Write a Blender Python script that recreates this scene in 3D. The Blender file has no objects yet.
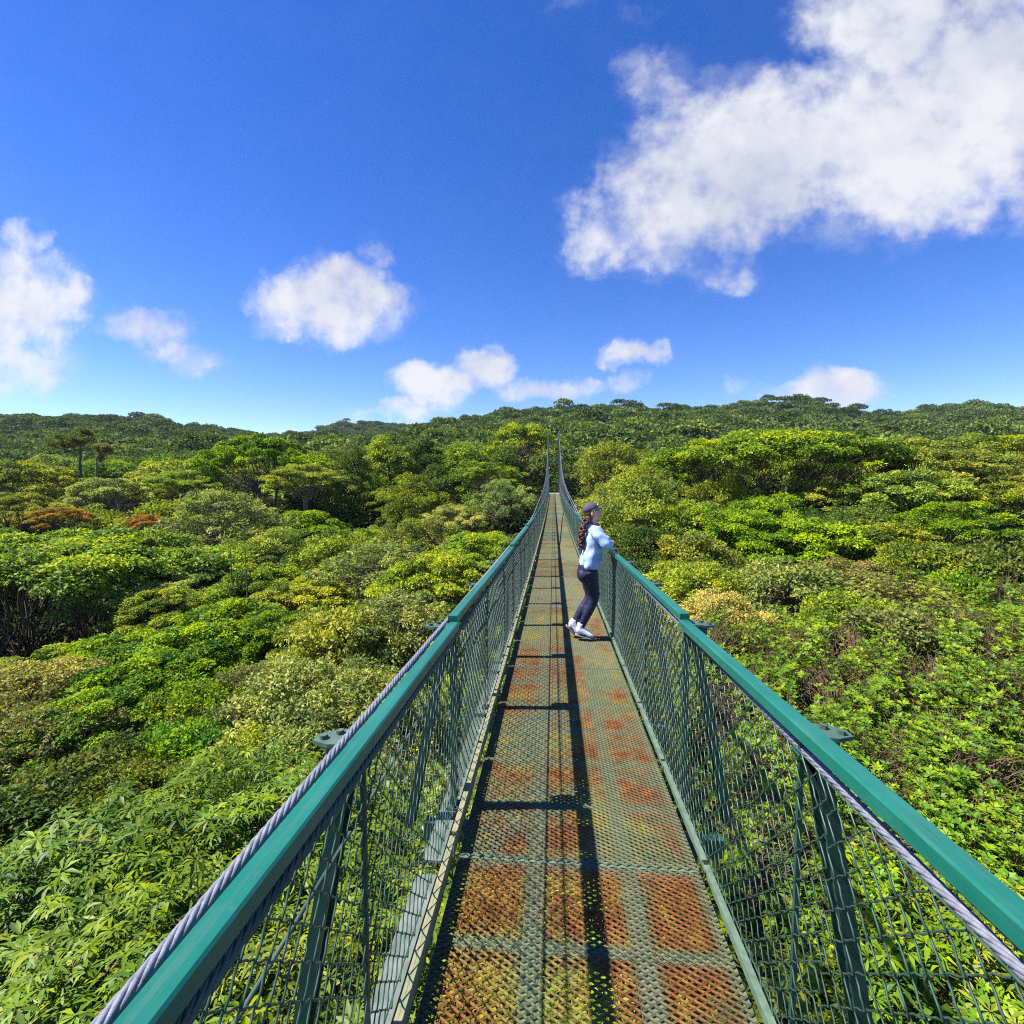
import bpy, bmesh, math, random
import numpy as np
from mathutils import Vector, Matrix

random.seed(7)
RNG = np.random.default_rng(11)
scene = bpy.context.scene
COL = scene.collection
R = math.radians

# ------------------------------------------------------------------ layout
F_PX = 493.0
CAM_Z = 1.745
YAW = R(4.98)
PITCH = R(3.37)
HOR = 483.0
XC = 0.10                       # centre line of the walkway
Y_END = 61.4
def xcen(y): return XC - 0.0032 * np.maximum(np.asarray(y, float), 0)
def zdeck(y):
    y = np.asarray(y, float)
    return -(0.028 * y - 0.00058 * y * y)
def ground_xy(px, d):
    u = (px - 512.0) / F_PX
    return (d * (-math.sin(YAW)) + d * u * math.cos(YAW), d * math.cos(YAW) + d * u * math.sin(YAW))
def to_pxd(x, y):
    d = -x * math.sin(YAW) + y * math.cos(YAW)
    r = x * math.cos(YAW) + y * math.sin(YAW)
    return 512.0 + F_PX * r / np.maximum(d, 0.5), d
def z_at(py, d): return CAM_Z + (HOR - py) / F_PX * d

KD = np.array([4, 8, 12, 20, 32, 48, 70, 100, 150, 230, 350, 550.])
KP = np.array([0, 150, 300, 400, 480, 555, 640, 780, 880, 960, 1024.])
KT = np.array([
 [1000, 770, 665, 592, 532, 492, 470, 457, 446, 434, 418, 428],
 [1000, 775, 670, 592, 532, 490, 464, 452, 443, 431, 416, 428],
 [1000, 775, 672, 592, 524, 474, 456, 449, 442, 436, 432, 421],
 [1000, 775, 668, 585, 524, 480, 452, 442, 434, 427, 420, 422],
 [1000, 770, 665, 580, 525, 484, 454, 438, 426, 415, 412, 425],
 [1020, 780, 675, 595, 540, 506, 470, 438, 421, 409, 405, 425],
 [1000, 770, 655, 575, 522, 490, 460, 441, 421, 408, 405, 420],
 [990, 755, 645, 570, 512, 468, 444, 438, 426, 409, 399, 412],
 [980, 750, 640, 565, 512, 472, 443, 438, 429, 417, 412, 420],
 [970, 745, 635, 560, 506, 470, 444, 439, 426, 409, 402, 415],
 [960, 740, 630, 555, 502, 466, 444, 439, 425, 411, 406, 415]], float)
SKX = [-200, 0, 60, 130, 165, 200, 240, 280, 305, 330, 370, 400, 440, 480, 520, 555, 620, 680, 720, 760, 800, 830, 870, 900, 950, 1000, 1024, 1200]
SKY_ = [418, 416, 414, 415, 419, 425, 429, 434, 436, 436, 434, 428, 421, 414, 410, 407, 406, 408, 406, 402, 400, 406, 416, 411, 403, 405, 408, 410]
def canopy(x, y):
    """height of the forest's upper surface"""
    x = np.atleast_1d(np.asarray(x, float)); y = np.atleast_1d(np.asarray(y, float))
    px, d = to_pxd(x, y)
    px = np.where(d < 4, 555, px); d = np.clip(d, 4, 599); pc = np.clip(px, 0, 1023.9)
    i = np.clip(np.searchsorted(KD, d, side='right') - 1, 0, len(KD) - 2)
    j = np.clip(np.searchsorted(KP, pc, side='right') - 1, 0, len(KP) - 2)
    a = (np.log(d) - np.log(KD[i])) / (np.log(KD[i + 1]) - np.log(KD[i]))
    b = (pc - KP[j]) / (KP[j + 1] - KP[j])
    q = lambda jj, ii: (HOR - KT[jj, ii]) / F_PX * KD[ii]
    z = (1 - b) * ((1 - a) * q(j, i) + a * q(j, i + 1)) + b * ((1 - a) * q(j + 1, i) + a * q(j + 1, i + 1))
    # the ridge: rises to the skyline between 150 m and 330 m, then falls away
    sky = np.interp(px, SKX, SKY_) - 2.0
    near = np.minimum(KT[j, 8] * (1 - b) + KT[j + 1, 8] * b, sky + 26)
    t = np.clip((np.log(d) - math.log(150)) / (math.log(330) - math.log(150)), 0, 1)
    zr = (HOR - (np.maximum(near, sky + 4) * (1 - t) + sky * t)) / F_PX * d
    fall = np.clip((d - 330) / 200, 0, 1)
    zr = np.where(d > 330, (HOR - sky) / F_PX * 330 - fall * 26, zr)
    tt = np.clip((d - 430) / 130, 0, 1); zh = (HOR - (420 + ((px - 368) / 55.0) ** 2 * 9)) / F_PX * 560       # a farther hill showing in the dip
    zr = np.where(d > 430, np.maximum(zr, zr * (1 - tt) + np.maximum(zr, zh) * tt), zr)
    w = np.clip((d - 120) / 40, 0, 1)
    return z * (1 - w) + zr * w + CAM_Z
def ground_z(x, y):
    x = np.atleast_1d(np.asarray(x, float)); y = np.atleast_1d(np.asarray(y, float))
    g = canopy(x, y) - 9.5
    w = np.exp(-(((y - 70) / 9.0) ** 2) - ((x + 0.2) / 6.0) ** 2)      # the bank where the bridge lands
    return g * (1 - w) + 0.25 * w

# ------------------------------------------------------------------ mesh helpers
def mesh_np(name, V, Q, attrs=None, smooth=False, flat=False):
    me = bpy.data.meshes.new(name)
    V = np.ascontiguousarray(V, np.float32); Q = np.ascontiguousarray(Q, np.int32)
    n = Q.shape[1]
    me.vertices.add(len(V)); me.vertices.foreach_set('co', V.ravel())
    me.loops.add(Q.size); me.loops.foreach_set('vertex_index', Q.ravel())
    me.polygons.add(len(Q))
    me.polygons.foreach_set('loop_start', np.arange(0, Q.size, n, dtype=np.int32))
    me.polygons.foreach_set('loop_total', np.full(len(Q), n, np.int32))
    if smooth: me.polygons.foreach_set('use_smooth', np.ones(len(Q), bool))
    if flat: me.polygons.foreach_set('use_smooth', np.zeros(len(Q), bool))
    me.update(calc_edges=True)
    for k, v in (attrs or {}).items():
        a = me.attributes.new(k, 'FLOAT', 'POINT'); a.data.foreach_set('value', np.ascontiguousarray(v, np.float32))
    return me

class MB:
    """collects quads"""
    def __init__(s): s.V = []; s.Q = []; s.n = 0; s.A = []
    def add(s, V, Q, a=None):
        V = np.asarray(V, float).reshape(-1, 3); Q = np.asarray(Q, int).reshape(-1, 4)
        s.V.append(V); s.Q.append(Q + s.n); s.n += len(V)
        s.A.append(np.zeros(len(V)) if a is None else np.broadcast_to(np.asarray(a, float), (len(V),)))
    def box(s, c, size, rot=None, a=None):
        h = np.array(size, float) / 2
        P = np.array([[x, y, z] for z in (-1, 1) for y in (-1, 1) for x in (-1, 1)], float) * h
        if rot is not None: P = P @ np.array(rot).T
        P = P + np.array(c, float)
        s.add(P, [[0, 2, 3, 1], [4, 5, 7, 6], [0, 1, 5, 4], [2, 6, 7, 3], [0, 4, 6, 2], [1, 3, 7, 5]], a)
    def beam(s, p0, p1, w, h, up=(0, 0, 1)):
        """rectangular bar from p0 to p1"""
        p0 = np.array(p0, float); p1 = np.array(p1, float); t = p1 - p0; L = np.linalg.norm(t); t /= L
        u = np.array(up, float); sd = np.cross(t, u); sd /= np.linalg.norm(sd); u = np.cross(sd, t)
        s.box((p0 + p1) / 2, (w, L, h), np.stack([sd, t, u], 1))
    def tube(s, P, rad, k=6, cap=True, a=None):
        P = np.asarray(P, float); n = len(P); rad = np.broadcast_to(np.asarray(rad, float), (n,))
        T = np.gradient(P, axis=0); T /= np.linalg.norm(T, axis=1)[:, None] + 1e-12
        ref = np.array([0, 0, 1.]) if abs(T[0, 2]) < 0.9 else np.array([1., 0, 0])
        S = np.cross(T, ref); S /= np.linalg.norm(S, axis=1)[:, None] + 1e-9; U = np.cross(S, T)
        ang = np.arange(k) * 2 * np.pi / k
        ring = P[:, None, :] + rad[:, None, None] * (S[:, None, :] * np.cos(ang)[None, :, None] + U[:, None, :] * np.sin(ang)[None, :, None])
        V = ring.reshape(-1, 3)
        i = np.arange(n - 1)[:, None] * k; j = np.arange(k)[None, :]; j2 = (j + 1) % k
        Q = np.stack([i + j, i + j2, i + k + j2, i + k + j], -1).reshape(-1, 4)
        s.add(V, Q, a)
        if cap and k == 4:
            s.Q[-1] = np.concatenate([s.Q[-1], np.array([[3, 2, 1, 0], [(n - 1) * 4 + q for q in range(4)]]) + (s.n - n * k)])
    def mesh(s, name, smooth=False, attr=None):
        if not s.V: s.add([(0, 0, 0)] * 4, [[0, 1, 2, 3]])
        return mesh_np(name, np.concatenate(s.V), np.concatenate(s.Q), {attr: np.concatenate(s.A)} if attr else None, smooth, not smooth)

def link(name, me, mat=None, parent=None, loc=None, rot=None):
    o = bpy.data.objects.new(name, me); COL.objects.link(o)
    if mat is not None and me is not None and not me.materials: me.materials.append(mat)
    if parent is not None: o.parent = parent
    if loc is not None: o.location = loc
    if rot is not None: o.rotation_euler = rot
    return o
def tag(o, label=None, cat=None, group=None, kind=None):
    if label: o['label'] = label
    if cat: o['category'] = cat
    if group: o['group'] = group
    if kind: o['kind'] = kind
    return o

# ------------------------------------------------------------------ materials
def new_mat(name):
    m = bpy.data.materials.new(name); m.use_nodes = True
    nt = m.node_tree; nt.nodes.clear()
    return m, nt
def N(nt, t, **kw):
    n = nt.nodes.new(t)
    for k, v in kw.items():
        if k.startswith('i_'):
            key = k[2:]; n.inputs[int(key) if key.isdigit() else key].default_value = v
        else: setattr(n, k, v)
    return n
def L(nt, a, b): nt.links.new(a, b)
def math_n(nt, op, a, b=None, c=None, clamp=False):
    n = nt.nodes.new('ShaderNodeMath'); n.operation = op; n.use_clamp = clamp
    for i, v in enumerate((a, b, c)):
        if v is None: continue
        if isinstance(v, (int, float)): n.inputs[i].default_value = v
        else: nt.links.new(v, n.inputs[i])
    return n.outputs[0]
def mix_c(nt, f, a, b, blend='MIX'):
    n = nt.nodes.new('ShaderNodeMix'); n.data_type = 'RGBA'; n.blend_type = blend
    for s, v in ((n.inputs[0], f), (n.inputs[6], a), (n.inputs[7], b)):
        if isinstance(v, (int, float)): s.default_value = v
        elif isinstance(v, tuple): s.default_value = v if len(v) == 4 else v + (1,)
        else: nt.links.new(v, s)
    return n.outputs[2]
def ramp(nt, fac, stops):
    n = nt.nodes.new('ShaderNodeValToRGB'); cr = n.color_ramp
    while len(cr.elements) < len(stops): cr.elements.new(0.5)
    for e, (p, c) in zip(cr.elements, stops): e.position = p; e.color = c if len(c) == 4 else c + (1,)
    nt.links.new(fac, n.inputs[0]); return n.outputs[0]
def out_bsdf(nt, sh):
    o = nt.nodes.new('ShaderNodeOutputMaterial'); nt.links.new(sh, o.inputs[0])
def noise(nt, scale, detail=3, rough=0.5, vec=None, dims='3D'):
    n = nt.nodes.new('ShaderNodeTexNoise'); n.inputs['Scale'].default_value = scale
    n.inputs['Detail'].default_value = detail; n.inputs['Roughness'].default_value = rough
    if vec is not None: nt.links.new(vec, n.inputs['Vector'])
    return n.outputs[0]
def gpos(nt): return nt.nodes.new('ShaderNodeNewGeometry').outputs['Position']

def simple_mat(name, c1, c2, scale=6, rough=0.5, metal=0.0, spec=0.5, bump=0.0, stretch=None):
    m, nt = new_mat(name); p = gpos(nt)
    f = noise(nt, scale, 5, 0.6, p)
    c = ramp(nt, f, [(0.3, c1), (0.7, c2)])
    b = N(nt, 'ShaderNodeBsdfPrincipled', i_Roughness=rough, i_Metallic=metal)
    b.inputs['Specular IOR Level'].default_value = spec
    L(nt, c, b.inputs['Base Color'])
    if bump:
        bp = N(nt, 'ShaderNodeBump', i_Strength=bump, i_Distance=0.01); L(nt, noise(nt, scale * 8, 3, 0.6, p), bp.inputs['Height']); L(nt, bp.outputs[0], b.inputs['Normal'])
    out_bsdf(nt, b.outputs[0]); return m

def leaf_mat(name, trans=0.24, rough=0.55, spec=0.13, attr_only=False):
    """leaf colour = the object's own colour, varied by clump, leaf and specimen"""
    m, nt = new_mat(name)
    oi = nt.nodes.new('ShaderNodeObjectInfo')
    at = N(nt, 'ShaderNodeAttribute', attribute_name='tint')
    t = at.outputs['Fac']
    base = oi.outputs['Color']
    hsv = nt.nodes.new('ShaderNodeHueSaturation')
    L(nt, base, hsv.inputs['Color'])
    L(nt, math_n(nt, 'MULTIPLY_ADD', t, -0.085, 0.540), hsv.inputs['Hue'])
    L(nt, math_n(nt, 'MULTIPLY_ADD', t, 1.3, 0.42), hsv.inputs['Value'])
    L(nt, math_n(nt, 'MULTIPLY_ADD', t, 0.12, 0.95), hsv.inputs['Saturation'])
    col = hsv.outputs[0]
    # a few dry or young leaves
    dry = N(nt, 'ShaderNodeAttribute', attribute_name='dry').outputs['Fac']
    col = mix_c(nt, dry, col, (0.26, 0.13, 0.035))
    b = N(nt, 'ShaderNodeBsdfPrincipled', i_Roughness=rough)
    b.inputs['Specular IOR Level'].default_value = spec
    L(nt, col, b.inputs['Base Color'])
    tr = nt.nodes.new('ShaderNodeBsdfTranslucent')
    L(nt, mix_c(nt, 1.0, col, (1.5, 1.6, 0.6), 'MULTIPLY'), tr.inputs['Color'])
    mx = N(nt, 'ShaderNodeMixShader', i_0=trans)
    L(nt, b.outputs[0], mx.inputs[1]); L(nt, tr.outputs[0], mx.inputs[2])
    out_bsdf(nt, mx.outputs[0]); return m

M = {}
M['leaf'] = leaf_mat('tree_leaf')
M['leaf_far'] = leaf_mat('far_leaf', 0.16, 0.7, 0.06)
M['leaf_near'] = leaf_mat('broad_leaf', 0.15, 0.45, 0.20)
M['bark'] = simple_mat('bark', (0.040, 0.030, 0.022), (0.12, 0.095, 0.072), 5, 0.85, bump=0.5)
M['twig'] = simple_mat('twig', (0.10, 0.055, 0.030), (0.24, 0.145, 0.085), 9, 0.85)
M['bark_pale'] = simple_mat('pale_bark', (0.10, 0.070, 0.048), (0.26, 0.19, 0.135), 7, 0.85, bump=0.4)
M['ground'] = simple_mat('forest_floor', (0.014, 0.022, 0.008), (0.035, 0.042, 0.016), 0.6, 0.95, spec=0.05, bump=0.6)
M['cable'] = simple_mat('steel_cable', (0.14, 0.145, 0.18), (0.26, 0.27, 0.33), 60, 0.6, 0.2, bump=0.3)
M['plate'] = simple_mat('plate_paint', (0.010, 0.048, 0.036), (0.028, 0.085, 0.062), 9, 0.45)
M['wire'] = simple_mat('coated_wire', (0.022, 0.062, 0.045), (0.065, 0.12, 0.09), 30, 0.35)
M['strip'] = simple_mat('weathered_strip', (0.08, 0.115, 0.095), (0.21, 0.24, 0.215), 9, 0.8, spec=0.2, bump=0.3)
M['kerb'] = simple_mat('kerb_paint', (0.17, 0.22, 0.13), (0.34, 0.28, 0.15), 14, 0.85, spec=0.1)
M['frame'] = simple_mat('frame_paint', (0.07, 0.13, 0.09), (0.16, 0.215, 0.15), 22, 0.8, spec=0.2)
M['tower'] = simple_mat('tower_paint_cable_shade', (0.03, 0.06, 0.05), (0.07, 0.12, 0.09), 4, 0.6)
M['grey_metal'] = simple_mat('galvanised', (0.20, 0.22, 0.21), (0.32, 0.34, 0.33), 14, 0.6, 0.1)

def rail_mat():
    m, nt = new_mat('rail_paint'); p = gpos(nt)
    c = ramp(nt, noise(nt, 2.2, 8, 0.7, p), [(0.3, (0.003, 0.105, 0.072)), (0.7, (0.009, 0.165, 0.118))])
    mp = nt.nodes.new('ShaderNodeMapping'); mp.inputs['Scale'].default_value = (60, 2.5, 60); L(nt, p, mp.inputs[0])
    streak = ramp(nt, noise(nt, 1.0, 5, 0.7, mp.outputs[0]), [(0.52, (0, 0, 0)), (0.72, (1, 1, 1))])
    c = mix_c(nt, math_n(nt, 'MULTIPLY', streak, 0.35), c, (0.10, 0.16, 0.13))
    chips = ramp(nt, noise(nt, 46.0, 5, 0.75, p), [(0.60, (0, 0, 0)), (0.64, (1, 1, 1))])
    wide = ramp(nt, noise(nt, 2.3, 3, 0.6, p), [(0.48, (0, 0, 0)), (0.62, (1, 1, 1))])
    c = mix_c(nt, math_n(nt, 'MULTIPLY', math_n(nt, 'MULTIPLY', chips, wide), 0.8), c, (0.13, 0.085, 0.05))
    b = N(nt, 'ShaderNodeBsdfPrincipled', i_Roughness=0.36); L(nt, c, b.inputs['Base Color'])
    L(nt, math_n(nt, 'MULTIPLY_ADD', noise(nt, 14.0, 6, 0.7, p), 0.4, 0.16), b.inputs['Roughness'])
    bp = N(nt, 'ShaderNodeBump', i_Strength=0.25, i_Distance=0.004); L(nt, noise(nt, 11.0, 5, 0.6, p), bp.inputs['Height']); L(nt, bp.outputs[0], b.inputs['Normal'])
    out_bsdf(nt, b.outputs[0]); return m
M['rail'] = rail_mat()

def deck_mat():
    m, nt = new_mat('expanded_metal'); p = gpos(nt)
    cell = N(nt, 'ShaderNodeAttribute', attribute_name='cell').outputs['Fac']
    oi = nt.nodes.new('ShaderNodeObjectInfo')
    sep = nt.nodes.new('ShaderNodeSeparateColor'); L(nt, oi.outputs['Color'], sep.inputs[0])
    rustiness = sep.outputs[0]; pale = sep.outputs[1]
    n1 = noise(nt, 3.1, 6, 0.7, p); n2 = noise(nt, 14.0, 6, 0.78, p); n3 = noise(nt, 1.1, 2, 0.5, p)
    green = ramp(nt, n2, [(0.3, (0.050, 0.088, 0.048)), (0.7, (0.155, 0.175, 0.090))])
    green = mix_c(nt, pale, green, (0.225, 0.205, 0.110))
    rust = ramp(nt, n2, [(0.3, (0.090, 0.024, 0.010)), (0.5, (0.170, 0.064, 0.020)), (0.70, (0.29, 0.150, 0.038))])
    ochre = ramp(nt, n2, [(0.3, (0.19, 0.120, 0.026)), (0.7, (0.26, 0.240, 0.060))])
    rr = mix_c(nt, ramp(nt, n3, [(0.47, (0, 0, 0)), (0.60, (1, 1, 1))]), rust, ochre)
    k = math_n(nt, 'ADD', math_n(nt, 'MULTIPLY_ADD', n1, 2.4, -1.2), math_n(nt, 'MULTIPLY_ADD', n2, 0.5, -0.25))
    k = math_n(nt, 'ADD', k, rustiness)
    k = math_n(nt, 'MULTIPLY', math_n(nt, 'MULTIPLY_ADD', k, 2.2, -0.5, clamp=True), math_n(nt, 'MULTIPLY_ADD', cell, 0.78, 0.22))
    c = mix_c(nt, k, green, rr)
    b = N(nt, 'ShaderNodeBsdfPrincipled', i_Roughness=0.75); L(nt, c, b.inputs['Base Color']); b.inputs['Specular IOR Level'].default_value = 0.15
    out_bsdf(nt, b.outputs[0]); return m
M['deck'] = deck_mat()

# ------------------------------------------------------------------ the bridge
bridge = tag(link('suspension_bridge', None, loc=(0, 0, 0)),
             'narrow green hanging footbridge with rusty mesh deck and chain-link sides running into the forest', 'suspension bridge')
HW = 0.570                      # half width of the deck
RX = 0.63                       # rails
RAIL_H = 1.075                  # top of the rail above the deck
slope = lambda y: math.atan2(float(zdeck(y + 0.01) - zdeck(y - 0.01)), 0.02)

# deck panels of expanded metal, one shared mesh
PL = 2.66; W_D, H_D = 0.047, 0.0142
def deck_panel_mesh():
    nx = int(2 * HW / (W_D / 2)); ny = int((PL - 0.012) / H_D)
    xs = (np.arange(nx + 1) - nx / 2) * W_D / 2
    V = []; Q = []; A = []; n = 0
    bars_x = (-0.195, 0.235)
    for j in range(ny):
        y0 = 0.012 + (j + 0.5) * H_D
        ph = (np.arange(nx + 1) + j) % 2
        yy = y0 + (ph - 0.5) * H_D * 0.92
        a = np.stack([xs, yy - 0.0030, np.full_like(xs, -0.0045)], 1)
        b = np.stack([xs, yy + 0.0026, np.full_like(xs, 0.0)], 1)
        c = np.stack([xs, yy - 0.0030, np.full_like(xs, -0.0080)], 1)
        V += [a, b, c]
        k = nx + 1; i = np.arange(nx)
        Q += [np.stack([i, i + 1, k + i + 1, k + i], 1) + n, np.stack([2 * k + i, 2 * k + i + 1, i + 1, i], 1) + n]
        ex = np.minimum.reduce([np.abs(xs - q) for q in bars_x] + [HW - np.abs(xs) + 0.0])
        ey = abs(((y0 / (PL / 6)) + 0.5) % 1 - 0.5) * PL / 6
        cm = np.clip((ex - 0.035) / 0.03, 0, 1) * min(1, max(0, (ey - 0.02) / 0.025))
        A += [cm, cm, cm]; n += 3 * k
    return mesh_np('expanded_deck', np.concatenate(V), np.concatenate(Q), {'cell': np.concatenate(A)}, flat=True)
DP = deck_panel_mesh(); DP.materials.append(M['deck'])
def panel_frame_mesh():
    m = MB()
    for x in (-0.195, 0.235): m.box((x, PL / 2, -0.036), (0.075, PL - 0.012, 0.05))
    for x in (-HW + 0.012, HW - 0.012): m.box((x, PL / 2, -0.036), (0.024, PL - 0.012, 0.05))
    for k in range(1, 6):
        y = k * PL / 6
        for x0, x1 in ((-HW + 0.025, -0.233), (-0.157, 0.197), (0.273, HW - 0.025)):
            m.box(((x0 + x1) / 2, y, -0.037), (x1 - x0, 0.05, 0.05))
    for y in (0.030, PL - 0.036): m.box((0, y, -0.0145), (2 * HW - 0.052, 0.050, 0.008))
    return m.mesh('panel_frame')
PF = panel_frame_mesh(); PF.materials.append(M['frame'])
def kerb_mesh(side):
    m = MB()
    L3 = PL / 3
    for k in range(3):
        y = k * L3 + L3 / 2
        hk = 0.13 if side < 0 else 0.065
        m.box((side * 0.009, y, hk / 2 - 0.02), (0.012, L3 - 0.03, hk)); m.box((side * -0.004, y, hk - 0.0255), (0.0139, L3 - 0.03, 0.009))
        m.box((side * 0.009, y, -0.022), (0.012, L3 * 0.5, 0.004))
    return m.mesh('kerb_angle')
KM = {}
for s in (-1, 1):
    KM[s] = kerb_mesh(s); KM[s].materials.append(M['kerb'] if s < 0 else M['frame'])
def strip_mesh():
    m = MB()
    m.box((0, PL / 2, 0), (0.095, PL - 0.09, 0.012)); m.box((0.047, PL / 2, -0.026), (0.01, PL - 0.09, 0.04)); m.box((-0.047, PL / 2, -0.026), (0.01, PL - 0.09, 0.04))
    return m.mesh('side_strip')
SM = strip_mesh(); SM.materials.append(M['strip'])
RUST = [0.62, 0.78, 0.44, 0.40, 0.22, 0.42, 0.18, 0.45, 0.05, 0.12, 0.48, 0.1, 0.3, 0.02, 0.25, 0.05, 0.3, 0.1, 0.0, 0.2, 0.1, 0.0, 0.05, 0.1]
PALE = [0.0, 0.0, 0.12, 0.25, 0.35, 0.1, 0.5, 0.35, 0.05, 0.4, 0.2, 0.0, 0.5, 0.1, 0.4, 0.15, 0.5, 0.2, 0.3, 0.5, 0.4, 0.5, 0.4, 0.5]
y0 = -0.40 - PL; k = 0
while y0 + PL < Y_END + 0.3:
    ym = y0 + PL / 2; a = slope(ym)
    o = link('deck_panel', DP, parent=bridge, loc=(float(xcen(y0)) + 0.02, y0, float(zdeck(y0))), rot=(a, 0, R(0.18)))
    o.color = (min(0.9, RUST[k % 24] + 0.06), PALE[k % 24], 0, 1)
    link('panel_frame', PF, parent=o)
    for s in (-1, 1): link('kerb_angle', KM[s], parent=o, loc=(s * (HW + 0.022), 0, 0))
    for s in (-1,): link('side_strip', SM, parent=bridge, loc=(float(xcen(y0)) + s * 0.695, y0, float(zdeck(y0)) - 0.075), rot=(a, 0, R(0.18)))
    y0 += PL; k += 1

# nodes: post, brace, clamp plate, cross beam
NODE_Y = [1.33 + 1.28 * k for k in range(47)]
def post_mesh(thick):
    m = MB(); w = 0.032 if thick else 0.014
    m.box((0, 0, 0.50), (w, w, 1.03)); m.box((0, 0, 0.012), (w + 0.04, w + 0.05, 0.012))
    for q in (-1, 1): m.tube([(0, q * (w / 2 + 0.014), 0.018), (0, q * (w / 2 + 0.014), 0.034)], 0.009, 6)
    return m.mesh('post')
PM = {t: post_mesh(t) for t in (True, False)}
for v in PM.values(): v.materials.append(M['plate'])
def brace_mesh(s):
    m = MB()
    p0 = np.array([s * 0.05, 0, 1.00]); p1 = np.array([s * 0.27, 0.02, -0.12])
    m.beam(p0, p1, 0.062, 0.008, up=(s, 0, 0.2))
    for q in (-1, 1): m.beam(p0 + [-s * 0.0, q * 0.030, 0], p1 + [0, q * 0.030, 0], 0.007, 0.045, up=(s, 0, 0.2))
    m.beam((0.0, 0, 0.98), (s * 0.09, 0, 0.82), 0.07, 0.008, up=(s, 0, 1))
    return m.mesh('brace')
BM_ = {s: brace_mesh(s) for s in (-1, 1)}
for v in BM_.values(): v.materials.append(M['plate'])
def plate_mesh(s):
    m = MB()
    me = bmesh.new()
    out = [(-0.02, -0.048), (0.085, -0.048), (0.142, -0.020), (0.142, 0.020), (0.085, 0.048), (-0.02, 0.048)]
    vs = [me.verts.new((s * x, y, 0.006)) for x, y in out]; f = me.faces.new(vs)
    r = bmesh.ops.extrude_face_region(me, geom=[f]); bmesh.ops.translate(me, vec=(0, 0, -0.012), verts=[v for v in r['geom'] if isinstance(v, bmesh.types.BMVert)])
    # turned-down lip that holds the cable
    bmesh.ops.create_cube(me, size=1, matrix=Matrix.Translation((s * 0.05, 0, -0.045)) @ Matrix.Diagonal((0.09, 0.075, 0.07, 1)))
    bmesh.ops.recalc_face_normals(me, faces=me.faces)
    d = bpy.data.meshes.new('clamp_plate'); me.to_mesh(d); me.free(); return d
CP = {s: plate_mesh(s) for s in (-1, 1)}
M['clamp'] = simple_mat('clamp_paint', (0.035, 0.085, 0.062), (0.075, 0.135, 0.105), 15, 0.6)
for v in CP.values(): v.materials.append(M['clamp'])
bm_ = MB()
ang = np.arange(6) * np.pi / 3
bm_.tube([(0, 0, 0), (0, 0, 0.012)], 0.012, 6); bm_.add([(math.cos(a) * 0.012, math.sin(a) * 0.012, 0.012) for a in ang], [[0, 1, 2, 3], [0, 3, 4, 5]])
BOLT = bm_.mesh('bolt'); BOLT.materials.append(M['tower'])
xb = MB(); xb.box((0, 0, -0.125), (1.62, 0.05, 0.10)); XB = xb.mesh('cross_beam'); XB.materials.append(M['plate'])
for k, y in enumerate(NODE_Y):
    joint = (k % 3 == 1); z = float(zdeck(y)); x0 = float(xcen(y))
    if k < 40: link('cross_beam', XB, parent=bridge, loc=(x0, y, z))
    for s in (-1, 1):
        y = NODE_Y[k] + (0.17 if s > 0 else 0); z = float(zdeck(y))
        po = link('post', PM[joint], parent=bridge, loc=(x0 + s * (RX + 0.012), y, z + 0.01))
        if k < 40: link('brace', BM_[s], parent=bridge, loc=(x0 + s * RX, y, z))
        cp = link('clamp_plate', CP[s], parent=bridge, loc=(x0 + s * (RX + 0.035), y + 0.05, z + RAIL_H - 0.05), rot=(slope(y), s * R(4), 0))
        if k < 6:
            for q in (0.072, 0.110): link('bolt', BOLT, parent=cp, loc=(s * q, 0.016 if q < 0.1 else -0.012, 0.006))

# hand rails, in lengths that meet at every third post
def rail_mesh(s, ya, yb, off):
    bm = bmesh.new()
    n = 5; w, h, b = 0.054, 0.044, 0.005
    prof = [(-w / 2 + b, -h / 2), (w / 2 - b, -h / 2), (w / 2, -h / 2 + b), (w / 2, h / 2 - b), (w / 2 - b, h / 2), (-w / 2 + b, h / 2), (-w / 2, h / 2 - b), (-w / 2, -h / 2 + b)]
    rings = []
    for i in range(n + 1):
        y = ya + (yb - ya) * i / n; t = i / n
        c = Vector((float(xcen(y)) + s * RX - (0.010 if s < 0 else 0) + off[0] * (1 - t) + off[2] * t, y, float(zdeck(y)) + RAIL_H - h / 2 + off[1] * (1 - t) + off[3] * t))
        rings.append([bm.verts.new(c + Vector((px, 0, pz))) for px, pz in prof])
    for a, bb in zip(rings, rings[1:]):
        for i in range(8): bm.faces.new((a[i], a[(i + 1) % 8], bb[(i + 1) % 8], bb[i]))
    bm.faces.new(rings[0]); bm.faces.new(list(reversed(rings[-1])))
    bmesh.ops.recalc_face_normals(bm, faces=bm.faces)
    d = bpy.data.meshes.new('hand_rail'); bm.to_mesh(d); bm.free(); return d
ends = [-1.4] + [NODE_Y[k] for k in range(1, 47, 3)] + [Y_END]
for s in (-1, 1):
    for i, (a, b) in enumerate(zip(ends, ends[1:])):
        if b - a < 0.3: continue
        if s > 0: a, b = (a + 0.17 if i else a), min(b + 0.17, Y_END)
        rr = random.Random(i * 2 + s)
        off = (s * 0.006, 0.014, -s * 0.004, -0.008) if i else ((0.03, 0.055, -0.008, -0.012) if s > 0 else (0, 0, 0.008, -0.012))
        link('hand_rail', rail_mesh(s, a + 0.012, b - 0.018, off), M['rail'], bridge)

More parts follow.
